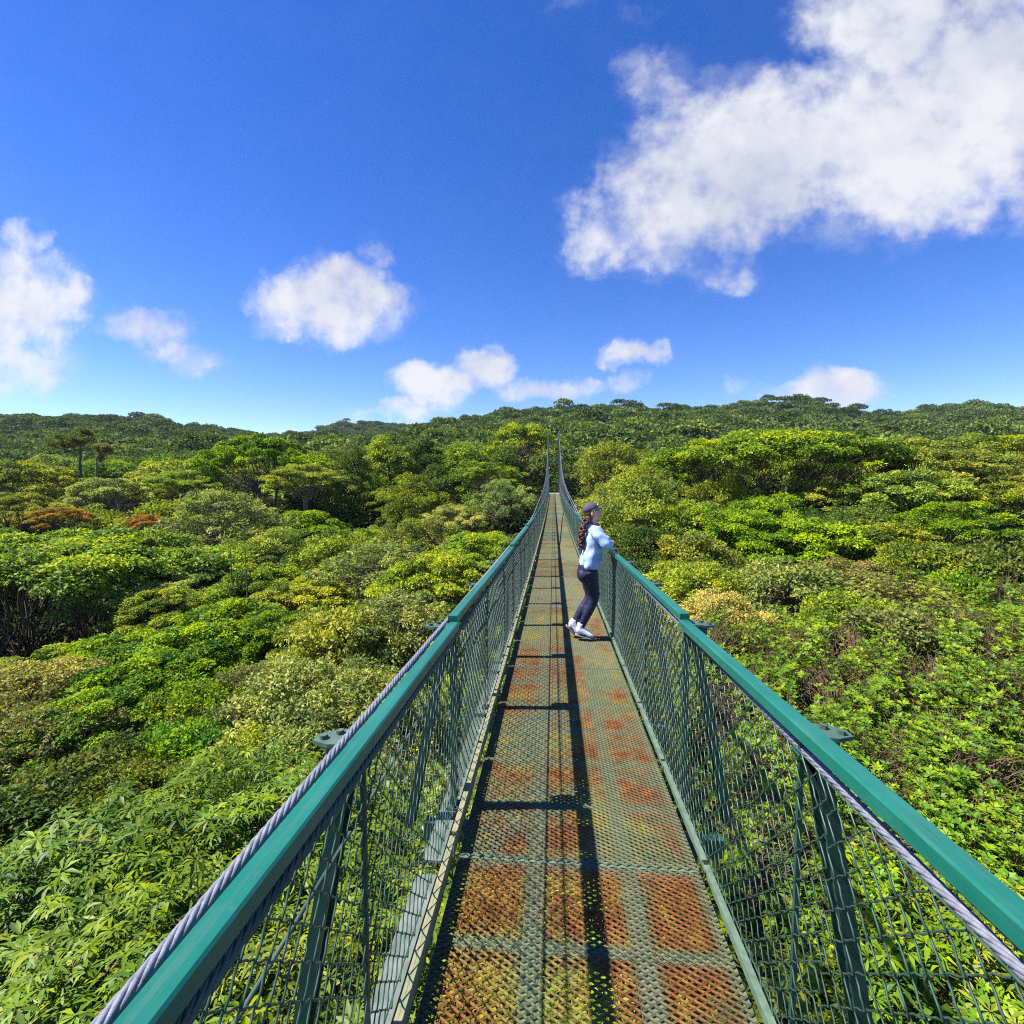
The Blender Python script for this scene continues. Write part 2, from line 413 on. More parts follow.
# steel cables
CB_Y = [20, 27, 36, 44, 52, 58, 62, 67.5]
CB_Z = [CAM_Z - 0.74, CAM_Z - 0.5, CAM_Z + 0.02, CAM_Z + 0.85, CAM_Z + 2.35, CAM_Z + 3.85, CAM_Z + 4.9, CAM_Z + 6.5]
CABLES = {(-1, 0): (0.0505, -0.016, 1.0), (-1, 1): (-0.004, -0.082, 1.0), (-1, 2): (0.030, -0.285, 0.3), (1, 0): (0.046, -0.068, 1.0), (1, 1): (0.018, -0.084, 1.0), (1, 2): (0.03, -0.30, 0.3)}
def cable_z(y, s, q):
    y = np.asarray(y, float)
    rail = zdeck(y) + RAIL_H + CABLES[s, q][1]
    yy = np.linspace(20, 67.5, 200); zz = np.interp(yy, CB_Y, CB_Z)
    zz = np.convolve(np.pad(zz, 12, mode='reflect', reflect_type='odd'), np.ones(25) / 25, mode='valid')
    tb = np.interp(y, yy, zz) - 0.11 * q
    w = np.clip((y - 12) / 9, 0, 1); w = w * w * (3 - 2 * w)
    return rail * (1 - w) + tb * w
def cable_x(y, s, q):
    y = np.asarray(y, float); f = np.clip((y - 14) / 52, 0, 1)
    return xcen(y) + s * (RX + CABLES[s, q][0]) + s * 0.05 * f - 0.10 * f ** 3
def cable_mesh(s, q):
    m = MB()
    yn = np.arange(-1.5, 14.0, 0.02); rt = 0.0052; ro = 0.0075
    cx, cz = cable_x(yn, s, q), cable_z(yn, s, q)
    for i in range(6):
        a = 2 * np.pi * (yn / 0.17 + i / 6)
        m.tube(np.stack([cx + ro * np.cos(a), yn, cz + ro * np.sin(a)], 1), rt, 5)
    yf = np.linspace(14.0, 67.5, 140)
    m.tube(np.stack([cable_x(yf, s, q), yf, cable_z(yf, s, q)], 1), 0.0125, 6)
    return m.mesh('main_cable', smooth=True)
for s in (-1, 1):
    for q in (0, 1): link('main_cable', cable_mesh(s, q), M['tower'] if (s, q) == (-1, 1) else M['cable'], bridge)  # lower left cable coloured dark to stand for the shade under the rail
    if s > 0: continue
    for hz_ in (-0.165, -0.285):  # thin wires added to cast the narrow shadow lines along the deck
        m = MB(); yf = np.linspace(-1.5, Y_END, 90); m.tube(np.stack([xcen(yf) + s * (RX + 0.04), yf, zdeck(yf) + RAIL_H + hz_], 1), 0.0055, 5)
        link('shadow_wire', m.mesh('shadow_wire', smooth=True), M['tower'], bridge)
# suspenders where the cable has left the rail
for y in NODE_Y:
    if y < 24 or y > 60.5: continue
    for s in (-1, 1):
        m = MB(); xa = float(cable_x(y, s, 0)); za = float(cable_z(y, s, 0)); xb_ = float(xcen(y)) + s * RX; zb = float(zdeck(y)) + RAIL_H
        if za - zb < 0.15: continue
        m.tube([(xa, y, za), (xb_, y, zb)], 0.007, 5); link('suspender', m.mesh('suspender'), M['cable'], bridge)

# chain-link sides
def link_mesh():
    W, Hh, A = 0.045, 0.97, 0.090
    Lp = 2.56; nw = int(Lp / W); nz = int(Hh / (A / 2))
    rr = np.random.default_rng(3)
    V = []; Q = []; n = 0; rad = 0.0025; k = 4
    sub = 3
    for i in range(nw + 1):
        t = np.arange(nz * sub + 1) / sub
        tri = np.abs((t % 2) - 1)                       # 0..1 zigzag
        tri = tri + 0.10 * np.sin(t * 2 * np.pi) * 0.5
        y = i * W + (tri - 0.5) * W * 1.12 * (1 if i % 2 else -1)
        z = 0.01 + t * A / 2
        sagw = 0.010 * np.sin(i * 0.21 + t * 0.30)
        x = 0.0028 * np.cos(t * np.pi) * (1 if i % 2 else -1) + 0.018 * math.sin(i * 0.16) * np.sin(np.pi * z / Hh) * 0.8
        P = np.stack([x, y + sagw, z], 1)
        ang = np.arange(k) * 2 * np.pi / k + 0.4
        T = np.gradient(P, axis=0); T /= np.linalg.norm(T, axis=1)[:, None]
        S = np.cross(T, [1, 0, 0]); S /= np.linalg.norm(S, axis=1)[:, None]; U = np.cross(S, T)
        V.append((P[:, None] + rad * (S[:, None] * np.cos(ang)[None, :, None] + U[:, None] * np.sin(ang)[None, :, None])).reshape(-1, 3))
        a = np.arange(len(P) - 1)[:, None] * k; j = np.arange(k)[None]; j2 = (j + 1) % k
        Q.append(np.stack([a + j, a + j2, a + k + j2, a + k + j], -1).reshape(-1, 4) + n); n += len(P) * k
    # selvage wires top and bottom
    m = MB(); yy = np.linspace(0, Lp, 30)
    for zz in (0.02, 0.955): m.tube(np.stack([0 * yy + 0.004, yy, zz + 0 * yy], 1), 0.0028, 4)
    for v, q in zip(m.V, m.Q): V.append(v); Q.append(q + n)
    return mesh_np('chain_link', np.concatenate(V), np.concatenate(Q), smooth=True)
CL = link_mesh(); CL.materials.append(M['wire'])
ym = 1.33 - 1.28 * 2
while ym + 2.56 < Y_END + 1:
    a = math.atan2(float(zdeck(ym + 2.56) - zdeck(ym)), 2.56)
    for s in (-1, 1):
        o = link('chain_link_panel', CL, parent=bridge, loc=(float(xcen(ym)) + s * (RX - 0.002), ym, float(zdeck(ym)) + 0.035), rot=(a, 0, R(0.18)))
        if s < 0: o.scale = (-1, 1, 1)
    ym += 2.56
# towers at the far bank
TY = 67.5; tx0 = float(cable_x(TY, -1, 0)); tx1 = float(cable_x(TY, 1, 0))
for tx in (tx0, tx1):
    m = MB(); m.box((tx, TY, 3.9), (0.22, 0.22, 8.6)); m.box((tx, TY + 0.0, -0.3), (0.6, 0.6, 0.5))
    t = link('tower_post', m.mesh('tower_post'), M['tower'], bridge)
    m = MB(); m.box((tx, TY, 8.40), (0.30, 0.30, 0.42)); m.box((tx, TY, 8.64), (0.36, 0.36, 0.05))
    link('tower_cap', m.mesh('tower_cap'), M['grey_metal'], t)
m = MB(); m.box(((tx0 + tx1) / 2, TY, 7.2), (tx1 - tx0 - 0.35, 0.16, 0.2)); m.box(((tx0 + tx1) / 2, TY, 4.6), (tx1 - tx0 - 0.35, 0.12, 0.15))
link('tower_cross_bar', m.mesh('tower_cross_bar'), M['tower'], bridge)
m = MB(); m.box((float(xcen(65)), 65.0, float(zdeck(61.4)) - 0.12), (1.7, 6.4, 0.14)); link('landing_slab', m.mesh('landing_slab'), M['grey_metal'], bridge)

# ------------------------------------------------------------------ foliage
def frames(D, Nrm):
    D = D / (np.linalg.norm(D, axis=1)[:, None] + 1e-9)
    S = np.cross(D, Nrm); S /= np.linalg.norm(S, axis=1)[:, None] + 1e-9
    return D, S, np.cross(S, D)
def scatter_leaves(C, D, Nrm, Lg, Wd, fold=0.25, droop=0.15, two=False):
    """leaves with base at C, growing along D, upper side facing Nrm"""
    D, S, U = frames(D, Nrm)
    n = len(C); Lg = np.broadcast_to(Lg, (n,))[:, None]; Wd = np.broadcast_to(Wd, (n,))[:, None]
    b = C; t = C + D * Lg - U * Lg * droop
    if two:
        mid = C + D * Lg * 0.52 + U * Lg * (0.06 - 0.2 * droop)
        l = mid + S * Wd / 2 + U * Wd * fold; r = mid - S * Wd / 2 + U * Wd * fold
        V = np.stack([b, l, t, r, mid], 1).reshape(-1, 3)
        i = np.arange(n)[:, None] * 5
        Q = np.concatenate([i + np.array([[0, 4, 2, 1]]), i + np.array([[0, 3, 2, 4]])], 0)
        return V, Q, 5
    mid = C + D * Lg * 0.5
    l = mid + S * Wd / 2 + U * Wd * fold; r = mid - S * Wd / 2 + U * Wd * fold
    V = np.stack([b, r, t, l], 1).reshape(-1, 3)
    Q = np.arange(n)[:, None] * 4 + np.arange(4)[None]
    return V, Q, 4
def rnd_unit(rng, n):
    v = rng.normal(size=(n, 3)); return v / np.linalg.norm(v, axis=1)[:, None]

def limb(m, p0, p1, r0, r1, rng, bend=0.12, k=5, n=5):
    p0 = np.array(p0, float); p1 = np.array(p1, float); t = np.linspace(0, 1, n + 1)[:, None]
    Lg = np.linalg.norm(p1 - p0)
    P = p0 + (p1 - p0) * t + np.array([0, 0, 1]) * (np.sin(np.pi * t) * -0.10 * Lg)
    j = rng.normal(size=(n + 1, 3)) * bend * Lg * 0.25; j[0] = 0; j[-1] = 0
    m.tube(P + j, np.linspace(r0, r1, n + 1), k, cap=False)

def crown_umbrella(rng, Rc, H, nclump, leaves, ll, depth=0.32, padr=0.27, multi=1, orange=0.0, gap=0.18, vj=0.20):
    """flat-topped crown made of overlapping leaf pads on spreading limbs"""
    pads = []
    for i in range(nclump):
        q = math.sqrt((i + 0.5) / nclump); th = i * 2.399963 + rng.normal() * 0.25
        rr = q * Rc * (0.90 + 0.12 * rng.random())
        if rng.random() < gap: continue
        sz_ = 0.55 + 0.9 * rng.random(); z = H - depth * Rc * 0.9 * q ** 2.2 - abs(rng.normal()) * vj * Rc
        pads.append((rr * math.cos(th), rr * math.sin(th), z, padr * Rc * sz_))
    V = []; Q = []; T = []; Dr = []; n = 0
    wt = np.array([p[3] ** 2 for p in pads]); wt /= wt.sum()
    for p, w in zip(pads, wt):
        k = max(20, int(leaves * w)); c = np.array(p[:3]); rp = p[3]
        th = rng.random(k) * 2 * np.pi; q = np.sqrt(rng.random(k)) * (1 + 0.18 * np.sin(th * 3 + rng.random() * 6) * rng.random())
        dome = (1 - np.minimum(q, 1.1) ** 2) * 0.42 * rp
        P = c + np.stack([q * rp * np.cos(th), q * rp * np.sin(th), dome - np.abs(rng.normal(size=k)) * 0.20 * rp - 0.02], 1)
        P[:, :2] += rng.normal(size=(k, 2)) * np.where(rng.random((k, 1)) < 0.12, 0.28, 0.05) * rp
        nr = np.stack([np.cos(th) * q * 0.7, np.sin(th) * q * 0.7, np.ones(k)], 1) + rng.normal(size=(k, 3)) * 0.45
        D = np.stack([np.cos(th), np.sin(th), np.zeros(k)], 1) + rng.normal(size=(k, 3)) * 0.7
        v, qd, nv = scatter_leaves(P, D, nr, ll * (0.7 + 0.6 * rng.random(k)), ll * 0.52 * (0.7 + 0.6 * rng.random(k)))
        V.append(v); Q.append(qd + n); n += len(v)
        tp = np.clip(0.5 + rng.normal() * 0.24, 0.02, 0.98)
        T.append(np.repeat(np.clip(tp + rng.normal(size=k) * 0.24, 0, 1), nv))
        dr = (rng.random(k) < 0.02 + 0.6 * orange * (rng.random() < 0.5)) * (0.4 + 0.6 * rng.random(k)); Dr.append(np.repeat(dr, nv))
    crown = (np.concatenate(V), np.concatenate(Q), np.concatenate(T), np.concatenate(Dr))
    m = MB()
    stems = [(rng.normal() * 0.18 * Rc * (multi > 1), rng.normal() * 0.18 * Rc * (multi > 1)) for _ in range(multi)]
    fork = H - depth * Rc * 0.6 - 0.62 * Rc
    for sx, sy in stems:
        P = np.array([[sx * 0.5, sy * 0.5, -7], [sx * 0.7, sy * 0.7, 0], [sx * 1.0 + rng.normal() * 0.15, sy + rng.normal() * 0.15, fork * 0.55], [sx * 1.15, sy * 1.15, fork]])
        m.tube(P, np.array([0.05, 0.044, 0.034, 0.028]) * Rc / math.sqrt(multi) ** 0.6, 7, cap=False)
    for p in pads:
        d = [(p[0] - sx) ** 2 + (p[1] - sy) ** 2 for sx, sy in stems]; sx, sy = stems[int(np.argmin(d))]
        limb(m, (sx * 1.12, sy * 1.12, fork - rng.random() * 0.12 * Rc), (p[0], p[1], p[2] - 0.02 * Rc), 0.011 * Rc / math.sqrt(multi), 0.003 * Rc / math.sqrt(multi), rng)
        for _ in range(2):
            a = rng.random() * 6.28; q = p[3] * 0.7
            limb(m, (p[0] * 0.85 + sx * 0.15, p[1] * 0.85 + sy * 0.15, p[2] - 0.06 * Rc), (p[0] + q * math.cos(a), p[1] + q * math.sin(a), p[2] + 0.02), 0.005 * Rc, 0.002 * Rc, rng, k=4, n=3)
    return crown, m

def crown_bushy(rng, Rc, H, ch, nclump, leaves, ll, cr=0.30, orange=0.0, taper=0.0, gap=0.08):
    """round or tall crown of leafy clumps on a domed surface; ch = crown height"""
    cl = []
    for i in range(nclump):
        t = (i + 0.5) / nclump; th = i * 2.399963 + rng.normal() * 0.3
        if rng.random() < gap: continue
        zz = 1 - t * 1.25                                   # 1 top .. -0.25
        rad = math.sqrt(max(0.0, 1 - zz * zz)) * (1 - taper * max(zz, 0) * 0.6)
        s = 0.50 + 0.64 * rng.random()
        cl.append((rad * Rc * s * math.cos(th), rad * Rc * s * math.sin(th), H - ch + (zz * 0.86 - (1 - s) * 0.3) * ch, cr * Rc * (0.5 + 1.0 * rng.random())))
    wt = np.array([c[3] ** 2 for c in cl]); wt /= wt.sum()
    V = []; Q = []; T = []; Dr = []; n = 0
    for c, w in zip(cl, wt):
        k = max(16, int(leaves * w)); u = rnd_unit(rng, k); u[:, 2] = np.where(u[:, 2] < -0.35, -u[:, 2], u[:, 2])
        q = (0.35 + 0.75 * rng.random(k) ** 0.6)[:, None]
        P = np.array(c[:3]) + u * q * c[3] * np.array([1, 1, 0.72])
        nr = u * 0.8 + np.array([0, 0, 0.55]) + rng.normal(size=(k, 3)) * 0.50
        D = u * 0.7 + rng.normal(size=(k, 3)) * 0.7 + np.array([0, 0, -0.15])
        v, qd, nv = scatter_leaves(P, D, nr, ll * (0.7 + 0.6 * rng.random(k)), ll * 0.5 * (0.7 + 0.6 * rng.random(k)))
        V.append(v); Q.append(qd + n); n += len(v)
        tp = np.clip(0.5 + rng.normal() * 0.22, 0.02, 0.98)
        T.append(np.repeat(np.clip(tp + rng.normal(size=k) * 0.24, 0, 1), nv))
        Dr.append(np.repeat((rng.random(k) < 0.02 + 0.5 * orange * (rng.random() < 0.5)) * (0.4 + 0.6 * rng.random(k)), nv))
    crown = (np.concatenate(V), np.concatenate(Q), np.concatenate(T), np.concatenate(Dr))
    m = MB(); zf = H - ch * 0.75
    P = np.array([[0, 0, -7], [0, 0, 0], [rng.normal() * 0.1, rng.normal() * 0.1, zf * 0.6], [rng.normal() * 0.1, rng.normal() * 0.1, zf], [0, 0, H - 0.25 * ch]])
    m.tube(P, np.array([0.062, 0.055, 0.045, 0.036, 0.010]) * Rc, 7, cap=False)
    for c in cl:
        z0 = min(c[2] - 0.1 * ch, H - 0.4 * ch); z0 = max(z0, zf * 0.8)
        limb(m, (0, 0, z0), c[:3], 0.015 * Rc, 0.004 * Rc, rng)
    return crown, m

def crown_rosette(rng, Rc, H, ch, nros, nl, ll, wd, droop, twigs, bare=0.0, orange=0.0, cone=0.35):
    """near shrub: whorls of real leaves at the twig ends"""
    th = rng.random(nros) * 2 * np.pi; u = rng.random(nros)
    zz = 1 - u * 1.05; rad = np.sqrt(np.clip(1 - zz * zz, 0, 1))
    lump = 1 + 0.14 * np.sin(th * 3 + 1) * rad + 0.12 * np.sin(th * 5 + zz * 6)
    q = (0.50 + 0.54 * rng.random(nros) ** 0.6) * lump
    C = np.stack([rad * Rc * q * np.cos(th), rad * Rc * q * np.sin(th), H - ch + zz * ch * q], 1)
    ax = np.stack([rad * np.cos(th), rad * np.sin(th), 0.65 + zz], 1) + rng.normal(size=(nros, 3)) * 0.28
    ax /= np.linalg.norm(ax, axis=1)[:, None]
    keep = np.ones(nros, bool)
    if bare:
        f = np.sin(C[:, 0] * 3.1 / Rc * 1.6 + 1.3) * np.sin(C[:, 1] * 3.7 / Rc * 1.6 + 0.4) + 0.5 * np.sin(C[:, 0] * 9 / Rc + C[:, 1] * 7 / Rc)
        keep = f < np.quantile(f, 1 - bare)
    Ck = C[keep]; ak = ax[keep]; n = len(Ck)
    ref = rnd_unit(rng, n); S = np.cross(ak, ref); S /= np.linalg.norm(S, axis=1)[:, None]; U = np.cross(ak, S)
    cnt = np.arange(nl)[None, :]; a = (cnt / nl + rng.random((n, 1))) * 2 * np.pi + rng.normal(size=(n, nl)) * 0.18
    rise = cone + rng.normal(size=(n, nl)) * 0.18
    D = S[:, None] * np.cos(a)[..., None] + U[:, None] * np.sin(a)[..., None] + ak[:, None] * rise[..., None]
    Nr = ak[:, None] - 0.35 * D + rng.normal(size=(n, nl, 3)) * 0.12
    sc = (0.75 + 0.5 * rng.random((n, 1))) * (0.8 + 0.4 * rng.random((n, nl)))
    P = np.repeat(Ck[:, None], nl, 1) + D * (ll * 0.10)
    v, Q, nv = scatter_leaves(P.reshape(-1, 3), D.reshape(-1, 3), Nr.reshape(-1, 3), (ll * sc).ravel(), (wd * sc).ravel(), 0.12, droop, True)
    tp = np.clip(0.5 + 0.18 * rng.normal(size=(n, 1)) + 0.13 * rng.normal(size=(n, nl)), 0, 1)
    dr = np.where(rng.random((n, 1)) < 0.03 + orange, 0.7, 0) * rng.random((n, nl))
    crown = (v, Q, np.repeat(tp.ravel(), nv), np.repeat(dr.ravel(), nv))
    m = MB()
    m.tube(np.array([[0, 0, -8], [0.05, 0, H - ch * 1.5], [0, 0.05, H - ch * 0.9]]), np.array([0.07, 0.05, 0.035]) * max(1, Rc / 1.5), 6, cap=False)
    idx = rng.choice(nros, min(nros, twigs), replace=False)
    forks = [np.array([math.cos(i * 2.4) * Rc * 0.35, math.sin(i * 2.4) * Rc * 0.35, H - ch * (0.75 - 0.3 * (i % 3) / 2)]) for i in range(9)]
    for f in forks: limb(m, (0, 0, H - ch * 1.1), f, 0.026, 0.014, rng)
    for i in idx:
        f = forks[int(np.argmin([np.linalg.norm(C[i] - g) for g in forks]))]
        limb(m, f, C[i], 0.010, 0.0035, rng, k=4, n=4, bend=0.2)
    return crown, m

def crown_bare(rng, Rc, H, ch):
    """dying tree: forked branches with moss tufts"""
    m = MB(); V = []; Q = []; T = []; Dr = []; n = 0
    m.tube(np.array([[0, 0, -7], [0, 0, 0], [0.1, 0, H - ch]]), np.array([0.2, 0.17, 0.12]) * Rc / 2, 7, cap=False)
    def grow(p, d, l, r, lev):
        nonlocal n
        e = p + d * l; limb(m, p, e, r, r * 0.6, rng, k=5, n=4, bend=0.15)
        k = int(60 * (1 + lev) * 0.6); c = p + (e - p) * (0.4 + 0.6 * rng.random((k, 1))) + rng.normal(size=(k, 3)) * 0.10 * Rc * 0.5
        v, q, nv = scatter_leaves(c, rnd_unit(rng, k), rnd_unit(rng, k) + [0, 0, 0.8], 0.055 * Rc * (0.7 + rng.random(k)), 0.028 * Rc)
        V.append(v); Q.append(q + n); n += len(v); T.append(np.repeat(np.clip(0.45 + 0.2 * rng.normal(size=k), 0, 1), nv)); Dr.append(np.repeat((rng.random(k) < 0.12) * 0.8, nv))
        if lev < 3:
            for _ in range(3 if lev else 5):
                dd = d + rng.normal(size=3) * 0.6 + np.array([0, 0, 0.12]); dd /= np.linalg.norm(dd)
                grow(e, dd, l * (0.6 + 0.2 * rng.random()), r * 0.55, lev + 1)
    grow(np.array([0.1, 0, H - ch]), np.array([0, 0, 1.]), ch * 0.36, 0.06 * Rc, 0)
    return (np.concatenate(V), np.concatenate(Q), np.concatenate(T), np.concatenate(Dr)), m

def make_proto(res, name, near=False, pale=False):
    (V, Q, T, D), m = res
    cm = mesh_np(name + '_crown', V, Q, {'tint': T, 'dry': D}); cm.materials.append(M['leaf_near' if near else 'leaf'])
    tm = m.mesh(name + '_trunk', smooth=True); tm.materials.append(M['twig' if pale and near else 'bark_pale' if pale else 'bark'])
    return cm, tm
rg = lambda s: np.random.default_rng(s)
PROTO = {}          # key -> list of (crown mesh, trunk mesh, radius, height)
def P_(key, res, Rc, H, **kw): PROTO.setdefault(key, []).append(make_proto(res, key, **kw) + (Rc, H))
# middle distance (about 12 to 45 m)
for s in (1, 2, 3): P_('umbrella', crown_umbrella(rg(s), 4.0, 9, 120, 25000, 0.17, padr=0.118, multi=2, depth=0.42), 4.0, 9, pale=(s == 2))
P_('umbrella_wide', crown_umbrella(rg(8), 9.0, 10, 260, 62000, 0.23, depth=0.30, padr=0.076, multi=6, vj=0.07), 9.0, 10)
P_('umbrella_wide', crown_umbrella(rg(9), 7.0, 9.5, 190, 52000, 0.19, depth=0.26, padr=0.092, multi=3, vj=0.07), 7.0, 9.5)
for s in (4, 5, 6): P_('pads', crown_umbrella(rg(s), 3.0, 8, 110, 25000, 0.13, depth=0.62, padr=0.125, gap=0.08, vj=0.16), 3.0, 8)
for s in (11, 12, 13): P_('round', crown_bushy(rg(s), 3.0, 8.5, 3.4, 130, 22000, 0.165, cr=0.165), 3.0, 8.5, pale=(s == 12))
for s in (14, 15): P_('airy', crown_bushy(rg(s), 3.0, 8.5, 3.0, 130, 15000, 0.15, cr=0.13, gap=0.2), 3.0, 8.5, pale=True)
for s in (16, 17): P_('tall', crown_bushy(rg(s), 2.8, 11, 7.0, 150, 22000, 0.18, cr=0.19, taper=0.6), 2.8, 11)
for s in (18, 19): P_('shrub', crown_bushy(rg(s), 2.0, 7.5, 2.0, 120, 21000, 0.11, cr=0.16), 2.0, 7.5, pale=True)
# beyond about 50 m
for s in (21, 22, 23): P_('far_umbrella', crown_umbrella(rg(s), 5.0, 9, 80, 7500, 0.34, depth=0.42, padr=0.14, multi=2), 5.0, 9)
for s in (24, 25, 26): P_('far_round', crown_bushy(rg(s), 4.2, 9.5, 4.6, 80, 7000, 0.34, cr=0.19), 4.2, 9.5)
for s in (27, 28): P_('far_tall', crown_bushy(rg(s), 3.6, 12, 8.0, 90, 7500, 0.34, cr=0.21, taper=0.5), 3.6, 12)
# close to the railing
for s in (31, 32): P_('palmate', crown_rosette(rg(s), 2.0, 7.5, 1.9, 1150, 9, 0.155, 0.038, 0.42, 300, orange=0.02, cone=0.12), 2.0, 7.5, near=True)
for s in (33, 34, 35): P_('rosette', crown_rosette(rg(s), 2.0, 7.5, 1.5, 3300, 7, 0.075, 0.034, 0.10, 1500, bare=0.36, cone=0.6), 2.0, 7.5, near=True, pale=True)
P_('bare', crown_bare(rg(41), 2.4, 10, 4.2), 2.4, 10)
P_('bare', crown_bare(rg(42), 2.4, 10, 3.6), 2.4, 10, pale=True)

COLORS = {'bright': (0.150, 0.262, 0.016), 'yellow': (0.255, 0.295, 0.032), 'mid': (0.200, 0.270, 0.026), 'dark': (0.100, 0.148, 0.025),
          'olive': (0.230, 0.280, 0.040), 'grey': (0.225, 0.295, 0.075), 'ochre': (0.400, 0.385, 0.090), 'orange': (0.40, 0.260, 0.040), 'brown': (0.235, 0.240, 0.070), 'lime': (0.205, 0.285, 0.026)}
CNAME = {'bright': 'bright green', 'yellow': 'yellow-green', 'mid': 'mid green', 'dark': 'dark green', 'olive': 'olive green', 'grey': 'grey-green', 'ochre': 'ochre yellow', 'orange': 'orange-brown', 'brown': 'brownish', 'lime': 'lime green'}
SHAPE = {'umbrella': 'flat-topped', 'umbrella_wide': 'wide flat-topped', 'pads': 'layered', 'round': 'rounded', 'airy': 'airy', 'tall': 'tall', 'shrub': 'bushy', 'palmate': 'long-leaved', 'rosette': 'twiggy', 'bare': 'half-bare',
         'far_umbrella': 'flat-topped', 'far_round': 'rounded', 'far_tall': 'tall'}
TREES = []
def tree(px, py_top, d, rad, kind, col, label=None, variant=None, rot=None, zs=None):
    x, y = ground_xy(px, d); rr = random.Random(int(px * 131 + d * 977))
    ps = PROTO[kind]; cm, tm, R0, H0 = ps[rr.randrange(len(ps)) if variant is None else variant % len(ps)]
    s = rad / R0; sz = zs if zs else s * (0.9 + 0.2 * rr.random())
    ztop = z_at(py_top, d)
    e = link('tree' if kind not in ('palmate', 'rosette', 'shrub') else 'shrub', None, loc=(x, y, ztop - H0 * sz), rot=(rr.uniform(-0.05, 0.05), rr.uniform(-0.05, 0.05), rr.random() * 6.28 if rot is None else rot))
    e.scale = (s * rr.uniform(0.85, 1.2), s * rr.uniform(0.85, 1.2), sz)
    c = link('crown', cm, parent=e); t = link('trunk', tm, parent=e)
    b = np.array(COLORS[col]) * (0.85 + 0.3 * rr.random()) * np.array([1 + rr.uniform(-.12, .12), 1, 1 + rr.uniform(-.1, .1)])
    if kind == 'palmate': b = b * [0.74, 0.70, 0.6]
    if kind == 'rosette': b = b * [0.86, 0.86, 0.8]
    c.color = (*b, 1)
    TREES.append(dict(o=e, px=px, d=d, x=x, y=y, r=rad, kind=kind, col=col, label=label, top=ztop, py=py_top))
    return e

